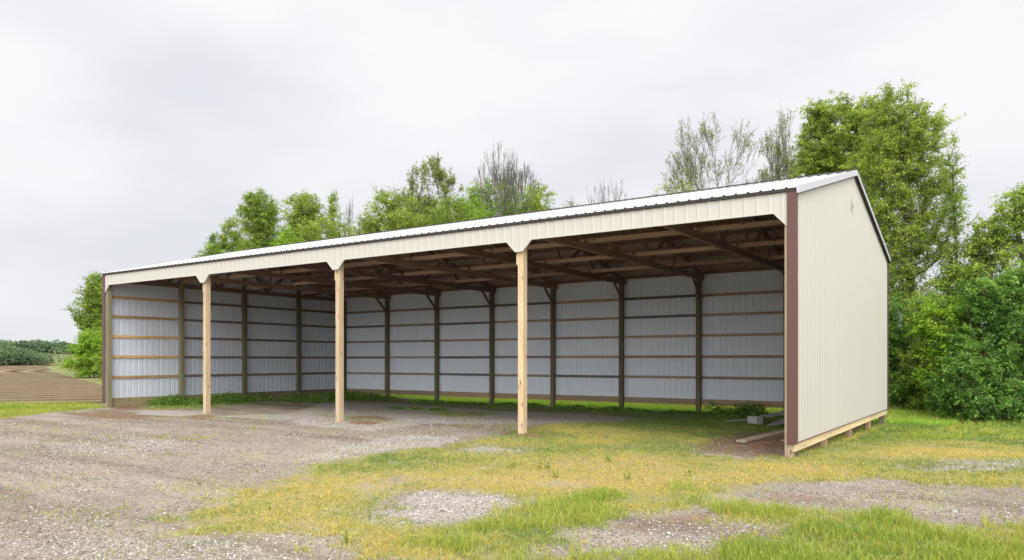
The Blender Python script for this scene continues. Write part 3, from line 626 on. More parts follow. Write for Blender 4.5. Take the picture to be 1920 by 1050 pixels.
# stones
x, y, d = scatter(330000, 4.6, 18, 1.4)
pg = samp('grass', x, y); pr_ = samp('gravel', x, y); di = samp('dirt', x, y); pn = fbm(x * 2.1 + 30, y * 2.1, 4)
keep = rs.rand(len(x)) < np.clip((.22 + .6 * sstep(.42, .65, pn)) * (1 - .85 * sstep(.3, .8, pg)) * (1 - .85 * di) + pr_ * .6, 0.02, 1)
x, y, d, pr_ = x[keep], y[keep], d[keep], pr_[keep]
n = len(x); s = (.0035 + .0075 * rs.rand(n) ** 2.4 + .006 * (rs.rand(n) < .008)) * (1 + d * .03)
O = np.array([[1, 0, 0], [0, 1, 0], [-1, 0, 0], [0, -1, 0], [0, 0, 1], [0, 0, -1]], float)
J = O[None] + (rs.rand(n, 6, 3) - .5) * .7
a = rs.rand(n) * 6.28; ca, sa = np.cos(a), np.sin(a)
J[:, :, 0] *= (1 + .5 * rs.rand(n))[:, None]; J[:, :, 2] *= .6
Vx = J[:, :, 0] * ca[:, None] - J[:, :, 1] * sa[:, None]; Vy = J[:, :, 0] * sa[:, None] + J[:, :, 1] * ca[:, None]
V = np.stack([x[:, None] + Vx * s[:, None], y[:, None] + Vy * s[:, None], ground_z(x, y)[:, None] + J[:, :, 2] * s[:, None] + s[:, None] * .25], 2).reshape(-1, 3)
T = np.array([[0, 1, 4], [1, 2, 4], [2, 3, 4], [3, 0, 4], [1, 0, 5], [2, 1, 5], [3, 2, 5], [0, 3, 5]])
Fc = (np.arange(n)[:, None, None] * 6 + T[None]).reshape(-1, 3)
M_st, t, b = mat('loose stones'); c = ramp(t, attr(t, 'tint'), [(0, (.10, .08, .065)), (.3, (.20, .17, .145)), (.6, (.30, .265, .23)), (.9, (.40, .37, .34)), (1, (.58, .55, .52))])
t.links.new(c, b.inputs['Base Color']); b.inputs['Roughness'].default_value = .85
me = npmesh('gravel', V, Fc, {'tint': np.repeat(np.clip(rs.rand(n) ** .9 + pr_ * .12, 0, 1), 6)})
tag(link('gravel', me, M_st), kind='stuff')

# ------------------------------------------------------------------ trees
def tubes(segs, sides_of, rng):
    """segs: list of (p0, p1, r0, r1) -> V, F(quads)"""
    P0 = np.array([s[0] for s in segs]); P1 = np.array([s[1] for s in segs]); r0 = np.array([s[2] for s in segs]); r1 = np.array([s[3] for s in segs])
    out = []
    Vs = []; Fs = []; off = 0
    for k, sel in ((7, r0 > .05), (4, (r0 <= .05) & (r0 > .014)), (3, r0 <= .014)):
        if not sel.any(): continue
        a, b_, ra, rb = P0[sel], P1[sel], r0[sel], r1[sel]; n = len(a)
        d = b_ - a; ln = np.linalg.norm(d, axis=1, keepdims=True) + 1e-9; d = d / ln; b2 = b_ + d * (ra * .3)[:, None]
        ref = np.where(np.abs(d[:, 2:3]) > .9, [[1., 0, 0]], [[0, 0, 1.]]); u = np.cross(d, ref); u /= np.linalg.norm(u, axis=1, keepdims=True); v = np.cross(d, u)
        th = np.arange(k) * 2 * np.pi / k
        ring = u[:, None] * np.cos(th)[None, :, None] + v[:, None] * np.sin(th)[None, :, None]
        A = a[:, None] + ring * ra[:, None, None]; B = b2[:, None] + ring * rb[:, None, None]
        V = np.concatenate([A, B], 1).reshape(-1, 3)
        i = np.arange(k); T = np.stack([i, (i + 1) % k, k + (i + 1) % k, k + i], 1)
        Fs.append((np.arange(n)[:, None, None] * 2 * k + T[None]).reshape(-1, 4) + off); Vs.append(V); off += len(V)
    return np.concatenate(Vs), np.concatenate(Fs)
def bark(name, lo, hi):
    m, t, b = mat(name); g = noise(t, 1, 5, sc3=(14, 14, 3)); c = ramp(t, g, [(.3, lo), (.7, hi)]); t.links.new(c, b.inputs['Base Color']); b.inputs['Roughness'].default_value = .95
    bump(t, b, g, .6, .02); return m
BARK = bark('grey bark', (.06, .05, .04), (.16, .14, .12)); BARKD = bark('dark bark', (.035, .028, .02), (.09, .075, .055)); BARKG = bark('pale grey bark', (.10, .09, .085), (.22, .20, .19))
LM = {
 'olive': leafmat('olive spring leaves', [(0, (0.135, 0.206, 0.050)), (.4, (0.253, 0.342, 0.069)), (.75, (0.396, 0.498, 0.095)), (1, (0.577, 0.652, 0.165))], .4),
 'green': leafmat('mid green leaves', [(0, (0.111, 0.184, 0.037)), (.4, (0.221, 0.330, 0.064)), (.75, (0.370, 0.497, 0.097)), (1, (0.590, 0.662, 0.152))], .4),
 'deep': leafmat('deep green leaves', [(0, (0.059, 0.134, 0.030)), (.4, (0.120, 0.244, 0.051)), (.75, (0.213, 0.379, 0.077)), (1, (0.407, 0.576, 0.120))], .35),
 'lime': leafmat('lime green leaves', [(0, (0.146, 0.257, 0.024)), (.4, (0.243, 0.410, 0.041)), (.75, (0.365, 0.539, 0.065)), (1, (0.510, 0.641, 0.114))], .4),
 'pale': leafmat('greyish young leaves', [(0, (0.162, 0.203, 0.075)), (.5, (0.276, 0.338, 0.119)), (1, (0.421, 0.506, 0.178))], .35),
 'far': leafmat('distant foliage', [(0, (.10, .16, .10)), (.5, (.15, .22, .13)), (1, (.21, .28, .16))], .3),  # muted blue-green, distance haze mixed into the leaf colour
}
def make_leaves(P, sz, rng, tint, droop=.0, cup=.25):
    n = len(P); a = rng.rand(n, 3) - .5; a /= np.linalg.norm(a, axis=1, keepdims=True)
    nrm = rng.randn(n, 3) * .55 + [0, 0, .75]; nrm /= np.linalg.norm(nrm, axis=1, keepdims=True)
    u = np.cross(nrm, a); u /= np.linalg.norm(u, axis=1, keepdims=True) + 1e-9; v = np.cross(nrm, u)
    s = (sz * (.4 + 1.2 * rng.rand(n)))[:, None]
    A = P - u * s * .9; B = P - v * s * .5 + nrm * s * cup * .4; Cc = P + u * s * .9; D = P + v * s * .5 + nrm * s * cup * .4
    V = np.stack([A, B, Cc, D], 1).reshape(-1, 3); Fc = np.arange(4 * n).reshape(-1, 4)
    return V, Fc, np.repeat(tint, 4)
def tree(name, label, cat, x, y, lobes, tips=260, per=60, leaf=.06, lm='green', seed=0, bk=None, r0=None, spread=.33, twigs=3, group=None, trunk_lean=(0, 0), stems=1, first=.25, sub=5, twr=.006, tip_r=.008, leafk=2.1, upr=.35):
    """lobes: (dx, dy, z, rx, ry, rz, weight[, density]) ellipsoids measured from the tree's foot"""
    rng = np.random.RandomState(seed); gz = float(ground_z(x, y)) - .1
    lb = np.array([l[:7] for l in lobes], float); wts = lb[:, 6] / lb[:, 6].sum()
    ci = rng.choice(len(lb), tips, p=wts); q = rng.randn(tips, 3); q /= np.linalg.norm(q, axis=1, keepdims=True)
    rad = rng.rand(tips) ** .42
    T_ = lb[ci, :3] + q * rad[:, None] * lb[ci, 3:6]; T_[:, 2] = np.maximum(T_[:, 2], .25)
    top = (lb[:, 2] + lb[:, 5]).max(); zlow = (lb[:, 2] - lb[:, 5]).min()
    nodes = []; par = []
    for s in range(stems):
        an = rng.rand() * 6.28; ex_, ey_ = (math.cos(an) * .3, math.sin(an) * .3) if stems > 1 else (0, 0)
        hgt = top * (.80 if stems == 1 else rng.uniform(.6, .85)); k = max(4, int(hgt / .45)); pv = -1
        cx, cy = (lb[:, 0] * wts).sum(), (lb[:, 1] * wts).sum()
        for i in range(k + 1):
            f = i / k; w_ = math.sin(f * 3 + s) * (.12 if upr < 1 else .05)
            nodes.append((ex_ * (1 + 4 * f * (stems > 1)) + (cx + trunk_lean[0]) * f ** 1.5 + w_, ey_ * (1 + 4 * f * (stems > 1)) + (cy + trunk_lean[1]) * f ** 1.5 + w_ * .6, hgt * f)); par.append(pv); pv = len(nodes) - 1
    NP = np.zeros((len(nodes) + tips * 14, 3)); NP[:len(nodes)] = nodes; cnt = len(nodes); par = par + [0] * (len(NP) - cnt)
    order = np.argsort(np.hypot(T_[:, 0], T_[:, 1]) + .25 * T_[:, 2]); tipnode = []
    for ti in order:
        p = T_[ti]; Q = NP[:cnt]; hd = np.hypot(Q[:, 0] - p[0], Q[:, 1] - p[1]); dz = p[2] - Q[:, 2]
        cost = np.sqrt(hd ** 2 + dz ** 2) + 2.2 * np.maximum(0, first * 1.3 * hd - dz)+ np.where(Q[:, 2] < min(zlow * .8, top * .25), 2.0, 0)
        j = int(np.argmin(cost)); a = NP[j].copy(); ln = np.linalg.norm(p - a); k = int(min(10, max(1, round(ln / .4)))); pv = j
        side = rng.randn(3) * (.06 if upr < 1 else .03) * ln
        for i in range(1, k + 1):
            f = i / k; bow = math.sin(f * math.pi)
            NP[cnt] = a + (p - a) * f + side * bow + np.array([0, 0, (-.10 if upr < 1 else -.16) * ln * bow]); par[cnt] = pv; pv = cnt; cnt += 1
        tipnode.append(pv)
    par = np.array(par[:cnt]); NPc = NP[:cnt]; load = np.zeros(cnt)
    for t_ in tipnode: load[t_] += 1
    for i in range(cnt - 1, 0, -1):
        if par[i] >= 0 and par[i] < i: load[par[i]] += load[i]
    rr = tip_r * np.maximum(load, .6) ** .47
    if r0: rr = rr * (1 + (r0 / max(rr[0], 1e-3) - 1) * (rr / rr.max()) ** 1.2)
    segs = [(NPc[par[i]], NPc[i], rr[par[i]] if load[par[i]] < load[i] * 3.5 else rr[i] * 1.25, rr[i]) for i in range(cnt) if par[i] >= 0]
    tw_end = []
    for t_ in tipnode:
        for k in range(twigs):
            dv_ = rng.randn(3); dv_[2] = abs(dv_[2]) * .9 + upr; dv_ /= np.linalg.norm(dv_); base = NPc[par[t_]] + (NPc[t_] - NPc[par[t_]]) * rng.rand()
            e_ = base + dv_ * spread * rng.uniform(.7, 1.6); segs.append((base, e_, twr, twr * .5)); tw_end.append((base, e_))
            if sub > 5:
                d2 = dv_ + rng.randn(3) * (.45 if upr < 1 else .3); mid = base + (e_ - base) * .5; e2 = mid + d2 / np.linalg.norm(d2) * spread * .7; segs.append((mid, e2, twr * .7, twr * .4))
    root = empty(name, (x, y, gz), label, cat, group)
    Vt, Ft = tubes(segs, 0, rng); off = np.array([x, y, gz])
    link('trunk' if per else 'trunk_and_branches', npmesh('trunk', Vt + off, Ft, smooth=True), bk or BARK, root)
    if per:
        dens = rng.rand(tips) ** .7 * .8 + .2; nsp = 7; spl = []; spi = []
        tn_ = np.array(tipnode); tp = NPc[tn_]; bd = tp - NPc[par[tn_]]; bd /= np.linalg.norm(bd, axis=1, keepdims=True) + 1e-6
        so = tp[:, None] - bd[:, None] * (rng.rand(tips, nsp, 1) * spread * 1.2)
        sdir = rng.randn(tips, nsp, 3) * [.8, .8, .5] + bd[:, None] * .8 + [0, 0, .18]; sdir /= np.linalg.norm(sdir, axis=2, keepdims=True)
        sl = spread * rng.uniform(.7, 1.75, (tips, nsp, 1))
        nl = int(tips * per * leafk); wt_ = rng.choice(tips, nl, p=dens / dens.sum()); ws = rng.randint(0, nsp, nl); f_ = rng.rand(nl, 1) ** .8
        P = so[wt_, ws] + sdir[wt_, ws] * sl[wt_, ws] * f_ + np.array([0, 0, -1]) * (f_ ** 2) * sl[wt_, ws] * .25 + rng.randn(nl, 3) * spread * np.array([.15, .15, .11])
        wh = wt_
        P = P[P[:, 2] > .05]; wh = wh[:len(P)]
        tt_ = rng.rand(tips)[wh] * .55 + rng.rand(len(P)) * .45
        V, Fc, ti_ = make_leaves(P + off, np.full(len(P), leaf * .66), rng, tt_)
        link('crown', npmesh('crown', V, Fc, {'tint': ti_}), LM[lm], root)
    return root
def at(px, dep):     # a bearing and a distance from the viewpoint, as a world position
    l = (px - 915.4) / 1417.6
    return CAM[0] + dep * (fwv[0] + rtv[0] * l), CAM[1] + dep * (fwv[1] + rtv[1] * l)
def T(name, label, cat, px, dep, top, halfw, lobes=None, low=.3, **k):
    """px/top/halfw as bearings and heights in the survey of the photograph; lobes in units of (halfw, height)"""
    x, y = at(px, dep); gz = float(ground_z(x, y)) - .1
    H = CAM[2] + (675.4 - top) / 1417.6 * dep - gz; Wd = halfw / 1417.6 * dep
    if lobes is None: lobes = [(0, 0, .68, .85, .32, 1.0), (-.45, .2, .5, .55, .22, .6), (.5, -.2, .52, .5, .22, .6), (.1, 0, .86, .4, .14, .35)]
    lo = []
    Wd *= 1.18; ks = k.pop('full', 1.0); k['tips'] = int(k.get('tips', 260) * ks)
    for (u, v, z, ru, rz, wt) in lobes:
        lo.append((rtv[0] * u * Wd + fwv[0] * v * Wd, rtv[1] * u * Wd + fwv[1] * v * Wd, z * H, ru * Wd, ru * Wd, rz * H, wt))
    return tree(name, label, cat, x, y, lo, **k)
def fan_tree(name, label, px, dep, top, halfw, lm=None, leaves=0, leaf=.045, seed=0, bk=None, r0=.09, stems=2, levels=5, group=None, spread=.42, thin=.0045, bole=.42):
    """vase-shaped tree: upright limbs forking again and again into fine twigs"""
    rng = np.random.RandomState(seed); x, y = at(px, dep); gz = float(ground_z(x, y)) - .1
    H = CAM[2] + (675.4 - top) / 1417.6 * dep - gz; Wd = halfw / 1417.6 * dep; segs = []; ends = []
    def grow(p, d, ln, r, lv):
        k = 4
        for i in range(k):
            d = d + rng.randn(3) * .05 + np.array([0, 0, .05]); d = d / np.linalg.norm(d); q = p + d * ln / k; r2 = r * .93
            segs.append((p, q, r, r2))
            if lv >= 2 and i > 0 and rng.rand() < .55:
                e = d + rng.randn(3) * .5; e /= np.linalg.norm(e); tip = q + e * ln * .4; segs.append((q, tip, max(r2 * .4, thin), thin * .7)); ends.append((q, tip))
            p = q; r = r2
        if lv >= levels: ends.append((p - d * ln * .6, p)); return
        for j in range(3 if rng.rand() < .5 else 2):
            e = d + rng.randn(3) * np.array([1, 1, .35]) * spread * (1.25 if lv < 2 else .9); e /= np.linalg.norm(e)
            grow(p, e, ln * rng.uniform(.70, .92), max(r * .62, thin), lv + 1)
    for s_ in range(stems):
        a = rng.rand() * 6.28; d = np.array([math.cos(a) * .22, math.sin(a) * .22, 1.]) if stems > 1 else np.array([0, 0, 1.])
        grow(np.array([math.cos(a) * .15, math.sin(a) * .15, 0]), d / np.linalg.norm(d), 1.0, r0 * .16, 0)
    P = np.array([q for _, q, _, _ in segs]); mz = np.percentile(P[:, 2], 99.7); mr = np.percentile(np.hypot(P[:, 0], P[:, 1]), 93)
    S = np.array([Wd / mr, Wd / mr, H * (1 - bole) / mz]); off = np.array([x, y, gz + H * bole])
    first_ = segs[0][2]
    sg = [(a * S, b_ * S, ra / (r0 * .16) * r0 if ra > thin * 1.01 else thin * 1.3, rb / (r0 * .16) * r0 if rb > thin * 1.01 else thin) for a, b_, ra, rb in segs]
    sg = [(a, b_, max(min(ra, r0), .007), max(min(rb, r0), .006)) for a, b_, ra, rb in sg]
    bent = np.array([math.sin(seed) * .25, math.cos(seed) * .25, -H * bole])       # bole from the ground up to the first fork
    for i in range(5): sg.append((bent * (1 - i / 5), bent * (1 - (i + 1) / 5), r0 * (1.5 - .1 * i), r0 * (1.4 - .1 * i)))
    root = empty(name, (x, y, gz), label, 'tree', group)
    Vt, Ft = tubes(sg, 0, rng); link('trunk' if leaves else 'trunk_and_branches', npmesh('trunk', Vt + off, Ft, smooth=True), bk or BARKG, root)
    if leaves:
        tb = np.array([a for a, _ in ends]) * S; te = np.array([b_ for _, b_ in ends]) * S; n = leaves; ii = rng.randint(0, len(tb), n)
        Pl = tb[ii] + (te - tb)[ii] * rng.rand(n, 1) ** .7 + rng.randn(n, 3) * .05 + off
        V, Fc, ti_ = make_leaves(Pl, np.full(n, leaf), rng, rng.rand(len(tb))[ii] * .5 + rng.rand(n) * .5)
        link('crown', npmesh('crown', V, Fc, {'tint': ti_}), LM[lm], root)
    return root
G1 = 'trees standing behind the barn'
# big trees behind the right end wall
T('tall_tree', 'tall broad olive-green tree rising right behind the peak of the end wall', 'tree', 1588, 31, 168, 88,
  [(-.2, 0, .82, .62, .16, 1), (.45, 0, .84, .5, .14, .8), (-.6, 0, .70, .42, .16, .8), (.2, 0, .60, .85, .2, .9), (0, .2, .35, .9, .22, .6), (-.55, 0, .90, .22, .07, .15)],
  tips=720, per=110, leaf=.062, lm='olive', seed=21, stems=2, spread=.36, r0=.2, group=G1)
T('tall_tree', 'tallest tree of the photo, airy crown beyond the rear corner of the barn', 'tree', 1694, 27, 148, 86,
  [(-.1, 0, .86, .45, .13, .6), (.42, 0, .78, .5, .16, .7), (-.45, 0, .72, .5, .18, .9), (.35, 0, .56, .65, .17, .9), (-.3, 0, .48, .7, .16, .8), (.1, 0, .28, .95, .2, 1)],
  tips=760, per=95, leaf=.052, lm='olive', seed=33, stems=3, spread=.33, r0=.19, group=G1)
T('slender_tree', 'thin wispy sapling at the right flank of the tallest tree', 'tree', 1786, 25.5, 240, 16,
  [(0, 0, .75, .8, .24, 1), (0, 0, .45, 1, .2, .8)], tips=90, per=60, leaf=.045, lm='green', seed=35, spread=.28, r0=.05, group=G1)
T('leafy_tree', 'leafy tree with a dark visible trunk above the bushes at the far right', 'tree', 1822, 25, 385, 60,
  [(-.1, 0, .62, .6, .16, .7), (.4, 0, .82, .6, .15, .8), (-.5, 0, .5, .5, .16, .5)], tips=150, per=50, leaf=.07, lm='green', seed=41, r0=.15, spread=.36, bk=BARKD, group=G1)
T('leafy_tree', 'deep green tree cut by the right edge of the photo', 'tree', 1930, 25, 325, 75,
  [(-.2, 0, .80, .6, .15, 1), (-.3, 0, .55, .8, .22, 1)], tips=150, per=50, leaf=.07, lm='green', seed=43, r0=.16, spread=.38, group=G1)
G2 = 'bushes at the right edge of the lawn'
T('large_bush', 'dense dark bush right beside the rear corner of the barn', 'bush', 1690, 23.5, 545, 62,
  [(-.3, 0, .62, .6, .36, .8), (.45, 0, .42, .6, .3, .8), (.1, 0, .22, 1.1, .22, .8)], tips=230, per=110, leaf=.055, lm='deep', seed=51, stems=3, spread=.34, first=.1, bk=BARKD, group=G2)
T('large_bush', 'mid green bush with a yellowish top between the dark bushes', 'bush', 1752, 22, 548, 52,
  [(-.2, 0, .8, .5, .2, .7), (.5, 0, .68, .5, .18, .6), (0, 0, .38, 1, .36, 1)], tips=200, per=100, leaf=.05, lm='green', seed=52, stems=3, spread=.3, first=.1, bk=BARKD, group=G2)
T('large_bush', 'bright green rounded bush against the right edge', 'bush', 1880, 20.5, 500, 78,
  [(-.35, 0, .72, .42, .22, .6), (.3, .1, .82, .5, .17, .6), (.7, 0, .55, .5, .4, .8), (-.5, 0, .35, .6, .33, .8), (0, -.1, .5, .6, .25, .6)], tips=330, per=120, leaf=.062, lm='deep', seed=53, stems=4, spread=.34, first=.1, bk=BARKD, group=G2)
T('large_bush', 'low wide bush with hanging twigs in front of the bright one', 'bush', 1835, 19.8, 655, 80,
  [(-.3, 0, .6, .6, .36, .8), (.5, 0, .45, .6, .32, .7), (.2, 0, .28, 1.1, .26, .8)], tips=200, per=110, leaf=.055, lm='deep', seed=54, stems=4, spread=.3, first=.1, bk=BARKD, group=G2)
T('large_bush', 'lime green bush lit up between the trunks at the far right', 'bush', 1768, 21.2, 560, 36,
  [(0, 0, .8, .85, .2, 1), (0, 0, .45, .9, .3, .6)], tips=130, per=90, leaf=.06, lm='lime', seed=55, stems=2, spread=.32, first=.1, group=G2)
T('large_bush', 'dark bush filling the corner past the right edge', 'bush', 1985, 21, 560, 80,
  [(0, 0, .5, 1, .48, 1)], tips=150, per=100, leaf=.065, lm='deep', seed=56, stems=3, spread=.35, first=.1, group=G2)
# sparse trees over the right half of the roof
fan_tree('sparse_tree', 'sparse young-leaved tree left of the tall olive tree', 1350, 38, 226, 98, lm='pale', leaves=7500, leaf=.036, seed=61, r0=.085, stems=4, spread=.5, group=G1)
fan_tree('sparse_tree', 'narrow sparse tree touching the left side of the tall olive tree', 1462, 36, 216, 50, lm='pale', leaves=8000, leaf=.036, seed=62, r0=.075, stems=4, spread=.5, group=G1)
T('sparse_tree', 'low sparse tree with fresh leaves just above the right roof ridge', 'tree', 1268, 36, 306, 62,
  [(0, 0, .75, .9, .2, 1), (0, 0, .5, 1, .2, .8)], tips=240, per=34, leaf=.055, lm='olive', seed=63, twigs=3, spread=.36, r0=.09, twr=.008, group=G1)
fan_tree('bare_tree', 'small bare twiggy tree in the gap above the middle of the roof', 1140, 40, 332, 42, seed=64, r0=.05, stems=2, levels=4, group=G1)
T('sparse_tree', 'small pale tree just right of the yellow-green tree', 'tree', 1068, 42, 368, 32,
  [(0, 0, .8, .9, .2, 1), (0, 0, .55, .8, .2, .6)], tips=80, per=26, leaf=.06, lm='pale', seed=65, twigs=3, spread=.35, r0=.06, twr=.008, group=G1)
# middle group
fan_tree('bare_tree', 'bare grey tree with two fans of upright branches above the middle roof', 925, 40, 272, 46, seed=71, r0=.085, stems=4, levels=5, spread=.52, bole=.5, group=G1)
fan_tree('bare_tree', 'second bare grey tree, right of the tallest bare crown', 980, 41, 290, 36, seed=72, r0=.075, stems=3, levels=5, spread=.52, bole=.5, group=G1)
fan_tree('sparse_tree', 'airy tree with tiny leaves and an upright dark stem', 843, 42, 294, 48, lm='pale', leaves=7000, leaf=.045, seed=73, r0=.12, stems=1, bk=BARKD, spread=.36, group=G1)
fan_tree('sparse_tree', 'airy grey-green tree above the rounded green one', 772, 43, 314, 52, lm='pale', leaves=8000, leaf=.045, seed=74, r0=.10, stems=2, spread=.36, group=G1)
T('round_tree', 'rounded mid green tree at the left of the middle group', 'tree', 738, 40, 334, 78,
  [(0, 0, .74, .8, .22, 1), (-.5, 0, .6, .5, .2, .8), (.45, 0, .62, .6, .22, .7)], tips=300, per=60, leaf=.075, lm='olive', full=1.9, seed=75, spread=.42, r0=.15, group=G1)
T('round_tree', 'dense green tree under the airy dark-stemmed one', 'tree', 858, 39, 345, 70,
  [(0, 0, .72, .9, .22, 1), (.1, 0, .5, .9, .2, .5)], tips=230, per=50, leaf=.075, lm='green', full=1.9, seed=76, spread=.42, r0=.14, group=G1)
T('round_tree', 'bright green tree showing through the bare branches', 'tree', 945, 45, 305, 82,
  [(0, 0, .74, .85, .2, 1), (-.55, 0, .72, .4, .2, .5), (.55, 0, .7, .45, .2, .5)], tips=330, per=60, leaf=.08, lm='lime', full=1.35, seed=77, spread=.45, r0=.16, group=G1)
T('round_tree', 'yellow-green tree at the right end of the middle group', 'tree', 1008, 43, 326, 48,
  [(0, 0, .76, .85, .2, 1), (.2, 0, .6, .9, .2, .8)], tips=190, per=50, leaf=.07, lm='olive', full=1.35, seed=78, spread=.38, r0=.11, group=G1)
T('round_tree', 'broad green tree low behind the bare grey trees', 'tree', 905, 46, 345, 74,
  [(0, 0, .74, .95, .22, 1), (-.4, 0, .62, .6, .22, .6)], tips=420, per=60, leaf=.08, lm='green', seed=79, spread=.45, r0=.13, group=G1)
T('round_tree', 'low olive tree filling the gap between the rounded tree and the dark-stemmed tree', 'tree', 800, 45, 352, 66,
  [(0, 0, .74, .95, .22, 1)], tips=380, per=60, leaf=.08, lm='olive', seed=80, spread=.45, r0=.12, group=G1)
# left group
T('round_tree', 'low green tree joining the two tall crowns just above the roof', 'tree', 530, 55, 396, 66,
  [(0, 0, .74, .95, .22, 1), (-.5, 0, .68, .5, .22, .6), (.5, 0, .7, .5, .22, .6)], tips=320, per=55, leaf=.085, lm='green', seed=90, spread=.48, r0=.13, group=G1)
T('leafy_tree', 'tall green tree with a pointed airy top, left one of the pair', 'tree', 486, 52, 350, 44,
  [(0, 0, .86, .75, .12, 1), (0, 0, .66, .85, .18, 1), (-.2, 0, .48, 1.1, .16, .9)], tips=330, per=58, leaf=.085, lm='green', full=1.35, seed=81, spread=.45, r0=.17, group=G1)
T('leafy_tree', 'tall green tree with a square-shouldered crown, right one of the pair', 'tree', 572, 51, 348, 40,
  [(0, 0, .84, .82, .14, 1), (0, 0, .62, .85, .2, 1), (.1, 0, .46, 1.1, .14, .7)], tips=330, per=62, leaf=.085, lm='olive', full=1.35, seed=82, spread=.45, r0=.17, group=G1)
T('leafy_tree', 'lower bushy green tree sloping down at the left of the pair', 'tree', 425, 54, 400, 46,
  [(.3, 0, .8, .6, .18, .9), (-.3, 0, .62, .7, .2, 1), (0, 0, .5, 1, .2, .8)], tips=240, per=60, leaf=.085, lm='green', full=1.35, seed=83, spread=.45, r0=.14, group=G1)
T('slender_tree', 'slim pointed tree right of the square-shouldered crown', 'tree', 624, 53, 352, 17,
  [(0, 0, .9, .45, .09, .4), (0, 0, .7, 1, .2, 1)], tips=110, per=36, leaf=.07, lm='green', seed=84, spread=.3, r0=.08, group=G1)
fan_tree('bare_tree', 'bare upright twigs beside the slim pointed tree', 650, 54, 370, 15, seed=85, r0=.06, stems=3, levels=3, group=G1)
T('round_tree', 'low dome-shaped pale green tree above the roof, right of the pair', 'tree', 614, 49, 388, 60,
  [(0, 0, .78, .9, .2, 1), (0, 0, .58, 1, .2, .6)], tips=300, per=60, leaf=.07, lm='olive', full=1.35, seed=86, spread=.4, r0=.12, group=G1)
T('round_tree', 'small lime green tree between the pair just over the roof', 'tree', 538, 46, 430, 28,
  [(0, 0, .8, .95, .2, 1)], tips=130, per=60, leaf=.075, lm='lime', full=1.35, seed=87, spread=.4, r0=.1, group=G1)
T('leafy_tree', 'small dark green tree lowest at the left end of the row', 'tree', 394, 58, 430, 26,
  [(.3, 0, .85, .6, .12, .6), (0, 0, .68, 1, .2, 1)], tips=120, per=50, leaf=.08, lm='deep', seed=88, spread=.42, r0=.1, group=G1)
T('slender_tree', 'tiny leafy treetop peeping over the left part of the roof', 'tree', 374, 56, 463, 9,
  [(0, 0, .8, 1, .2, 1)], tips=40, per=50, leaf=.07, lm='olive', seed=89, spread=.3, r0=.06, group=G1)
# far left
T('leafy_tree', 'tree with layered branches emerging left of the barn by the field', 'tree', 190, 64, 512, 46,
  [(.1, 0, .82, .75, .18, 1), (-.3, 0, .62, .75, .16, .9), (.1, 0, .42, .8, .2, 1)], tips=330, per=60, leaf=.10, lm='green', full=1.35, seed=91, spread=.5, r0=.16)
T('large_bush', 'bright lime green bush at the edge of the ploughed field', 'bush', 178, 59, 612, 42,
  [(.1, 0, .6, .85, .35, 1), (-.1, 0, .3, 1, .28, 1)], tips=230, per=90, leaf=.085, lm='lime', seed=92, spread=.42, stems=3, first=.1)
T('large_bush', 'darker bush close to the left wall of the barn', 'bush', 205, 52, 650, 20,
  [(0, 0, .5, 1, .42, 1)], tips=70, per=90, leaf=.08, lm='green', seed=93, spread=.36, stems=2, first=.1)
# far woods: masses
def wood_mass(name, a, b_, depth_j, hmin, hmax, n, leaf, lm, seed):
    rng = np.random.RandomState(seed); k = 170; f = rng.rand(k)
    f = np.sort(f); cx = a[0] + (b_[0] - a[0]) * f + rng.randn(k) * depth_j; cy = a[1] + (b_[1] - a[1]) * f + rng.randn(k) * depth_j
    hh_ = rng.uniform(hmin, hmax, k) * (1.22 - .45 * f) * (.8 + .4 * fbm(f * 9, f * 0 + seed, 2)); wh = rng.randint(0, k, n); q = rng.randn(n, 3); q /= np.linalg.norm(q, axis=1, keepdims=True); q *= rng.rand(n, 1) ** .3
    R_ = hh_[wh] * .7
    P = np.stack([cx[wh] + q[:, 0] * R_, cy[wh] + q[:, 1] * R_, ground_z(cx[wh], cy[wh]) + hh_[wh] * .5 + q[:, 2] * hh_[wh] * .5], 1)
    V, Fc, ti_ = make_leaves(P, np.full(n, leaf), rng, np.clip(rng.rand(k)[wh] * .75 + rng.rand(n) * .25, 0, 1))
    tag(link(name, npmesh(name, V, Fc, {'tint': ti_}), LM[lm]), kind='stuff')
wood_mass('distant_wood', at(-420, 150), at(160, 165), 3.5, 1.6, 3.4, 90000, .26, 'far', 5)
wood_mass('hedge_thicket', at(-420, 72), at(60, 82), 1.6, 1.0, 2.5, 90000, .11, 'far', 6)

# ------------------------------------------------------------------ weeds inside the barn
def weeds(name, spots, lm, seed, n=500, h=.3, r=.4, leaf=.03, label=None):
    rng = np.random.RandomState(seed); Ps = []; tn = []
    for (x, y, rr_, hh_) in spots:
        k = int(n * rr_ / .4); q = rng.randn(k, 2) * rr_ * .5; z = rng.rand(k) ** .8 * hh_ * np.exp(-(q ** 2).sum(1) / (rr_ ** 2)) + .01
        Ps.append(np.stack([x + q[:, 0], y + q[:, 1], ground_z(x + q[:, 0], y + q[:, 1]) + z], 1)); tn.append(rng.rand(k))
    P = np.concatenate(Ps); ok = (P[:, 0] > .06) & (P[:, 1] < 9.66); P = P[ok]; tn = np.concatenate(tn)[ok]
    V, Fc, ti_ = make_leaves(P, np.full(len(P), leaf), rng, tn)
    tag(link(name, npmesh(name, V, Fc, {'tint': ti_}), LM[lm]), kind='stuff')
rw = random.Random(8); sp = []
for i in range(26): sp.append((rw.uniform(.25, 1.5), rw.uniform(.9, 5.5), rw.uniform(.3, .5), rw.uniform(.15, .34)))
for i in range(26): sp.append((rw.uniform(.3, 3.2), rw.uniform(5, 9.4), rw.uniform(.3, .5), rw.uniform(.10, .3)))
for i in range(60): sp.append((rw.uniform(3, 19.2), rw.uniform(8.7, 9.3), rw.uniform(.2, .45), rw.uniform(.03, .10)))
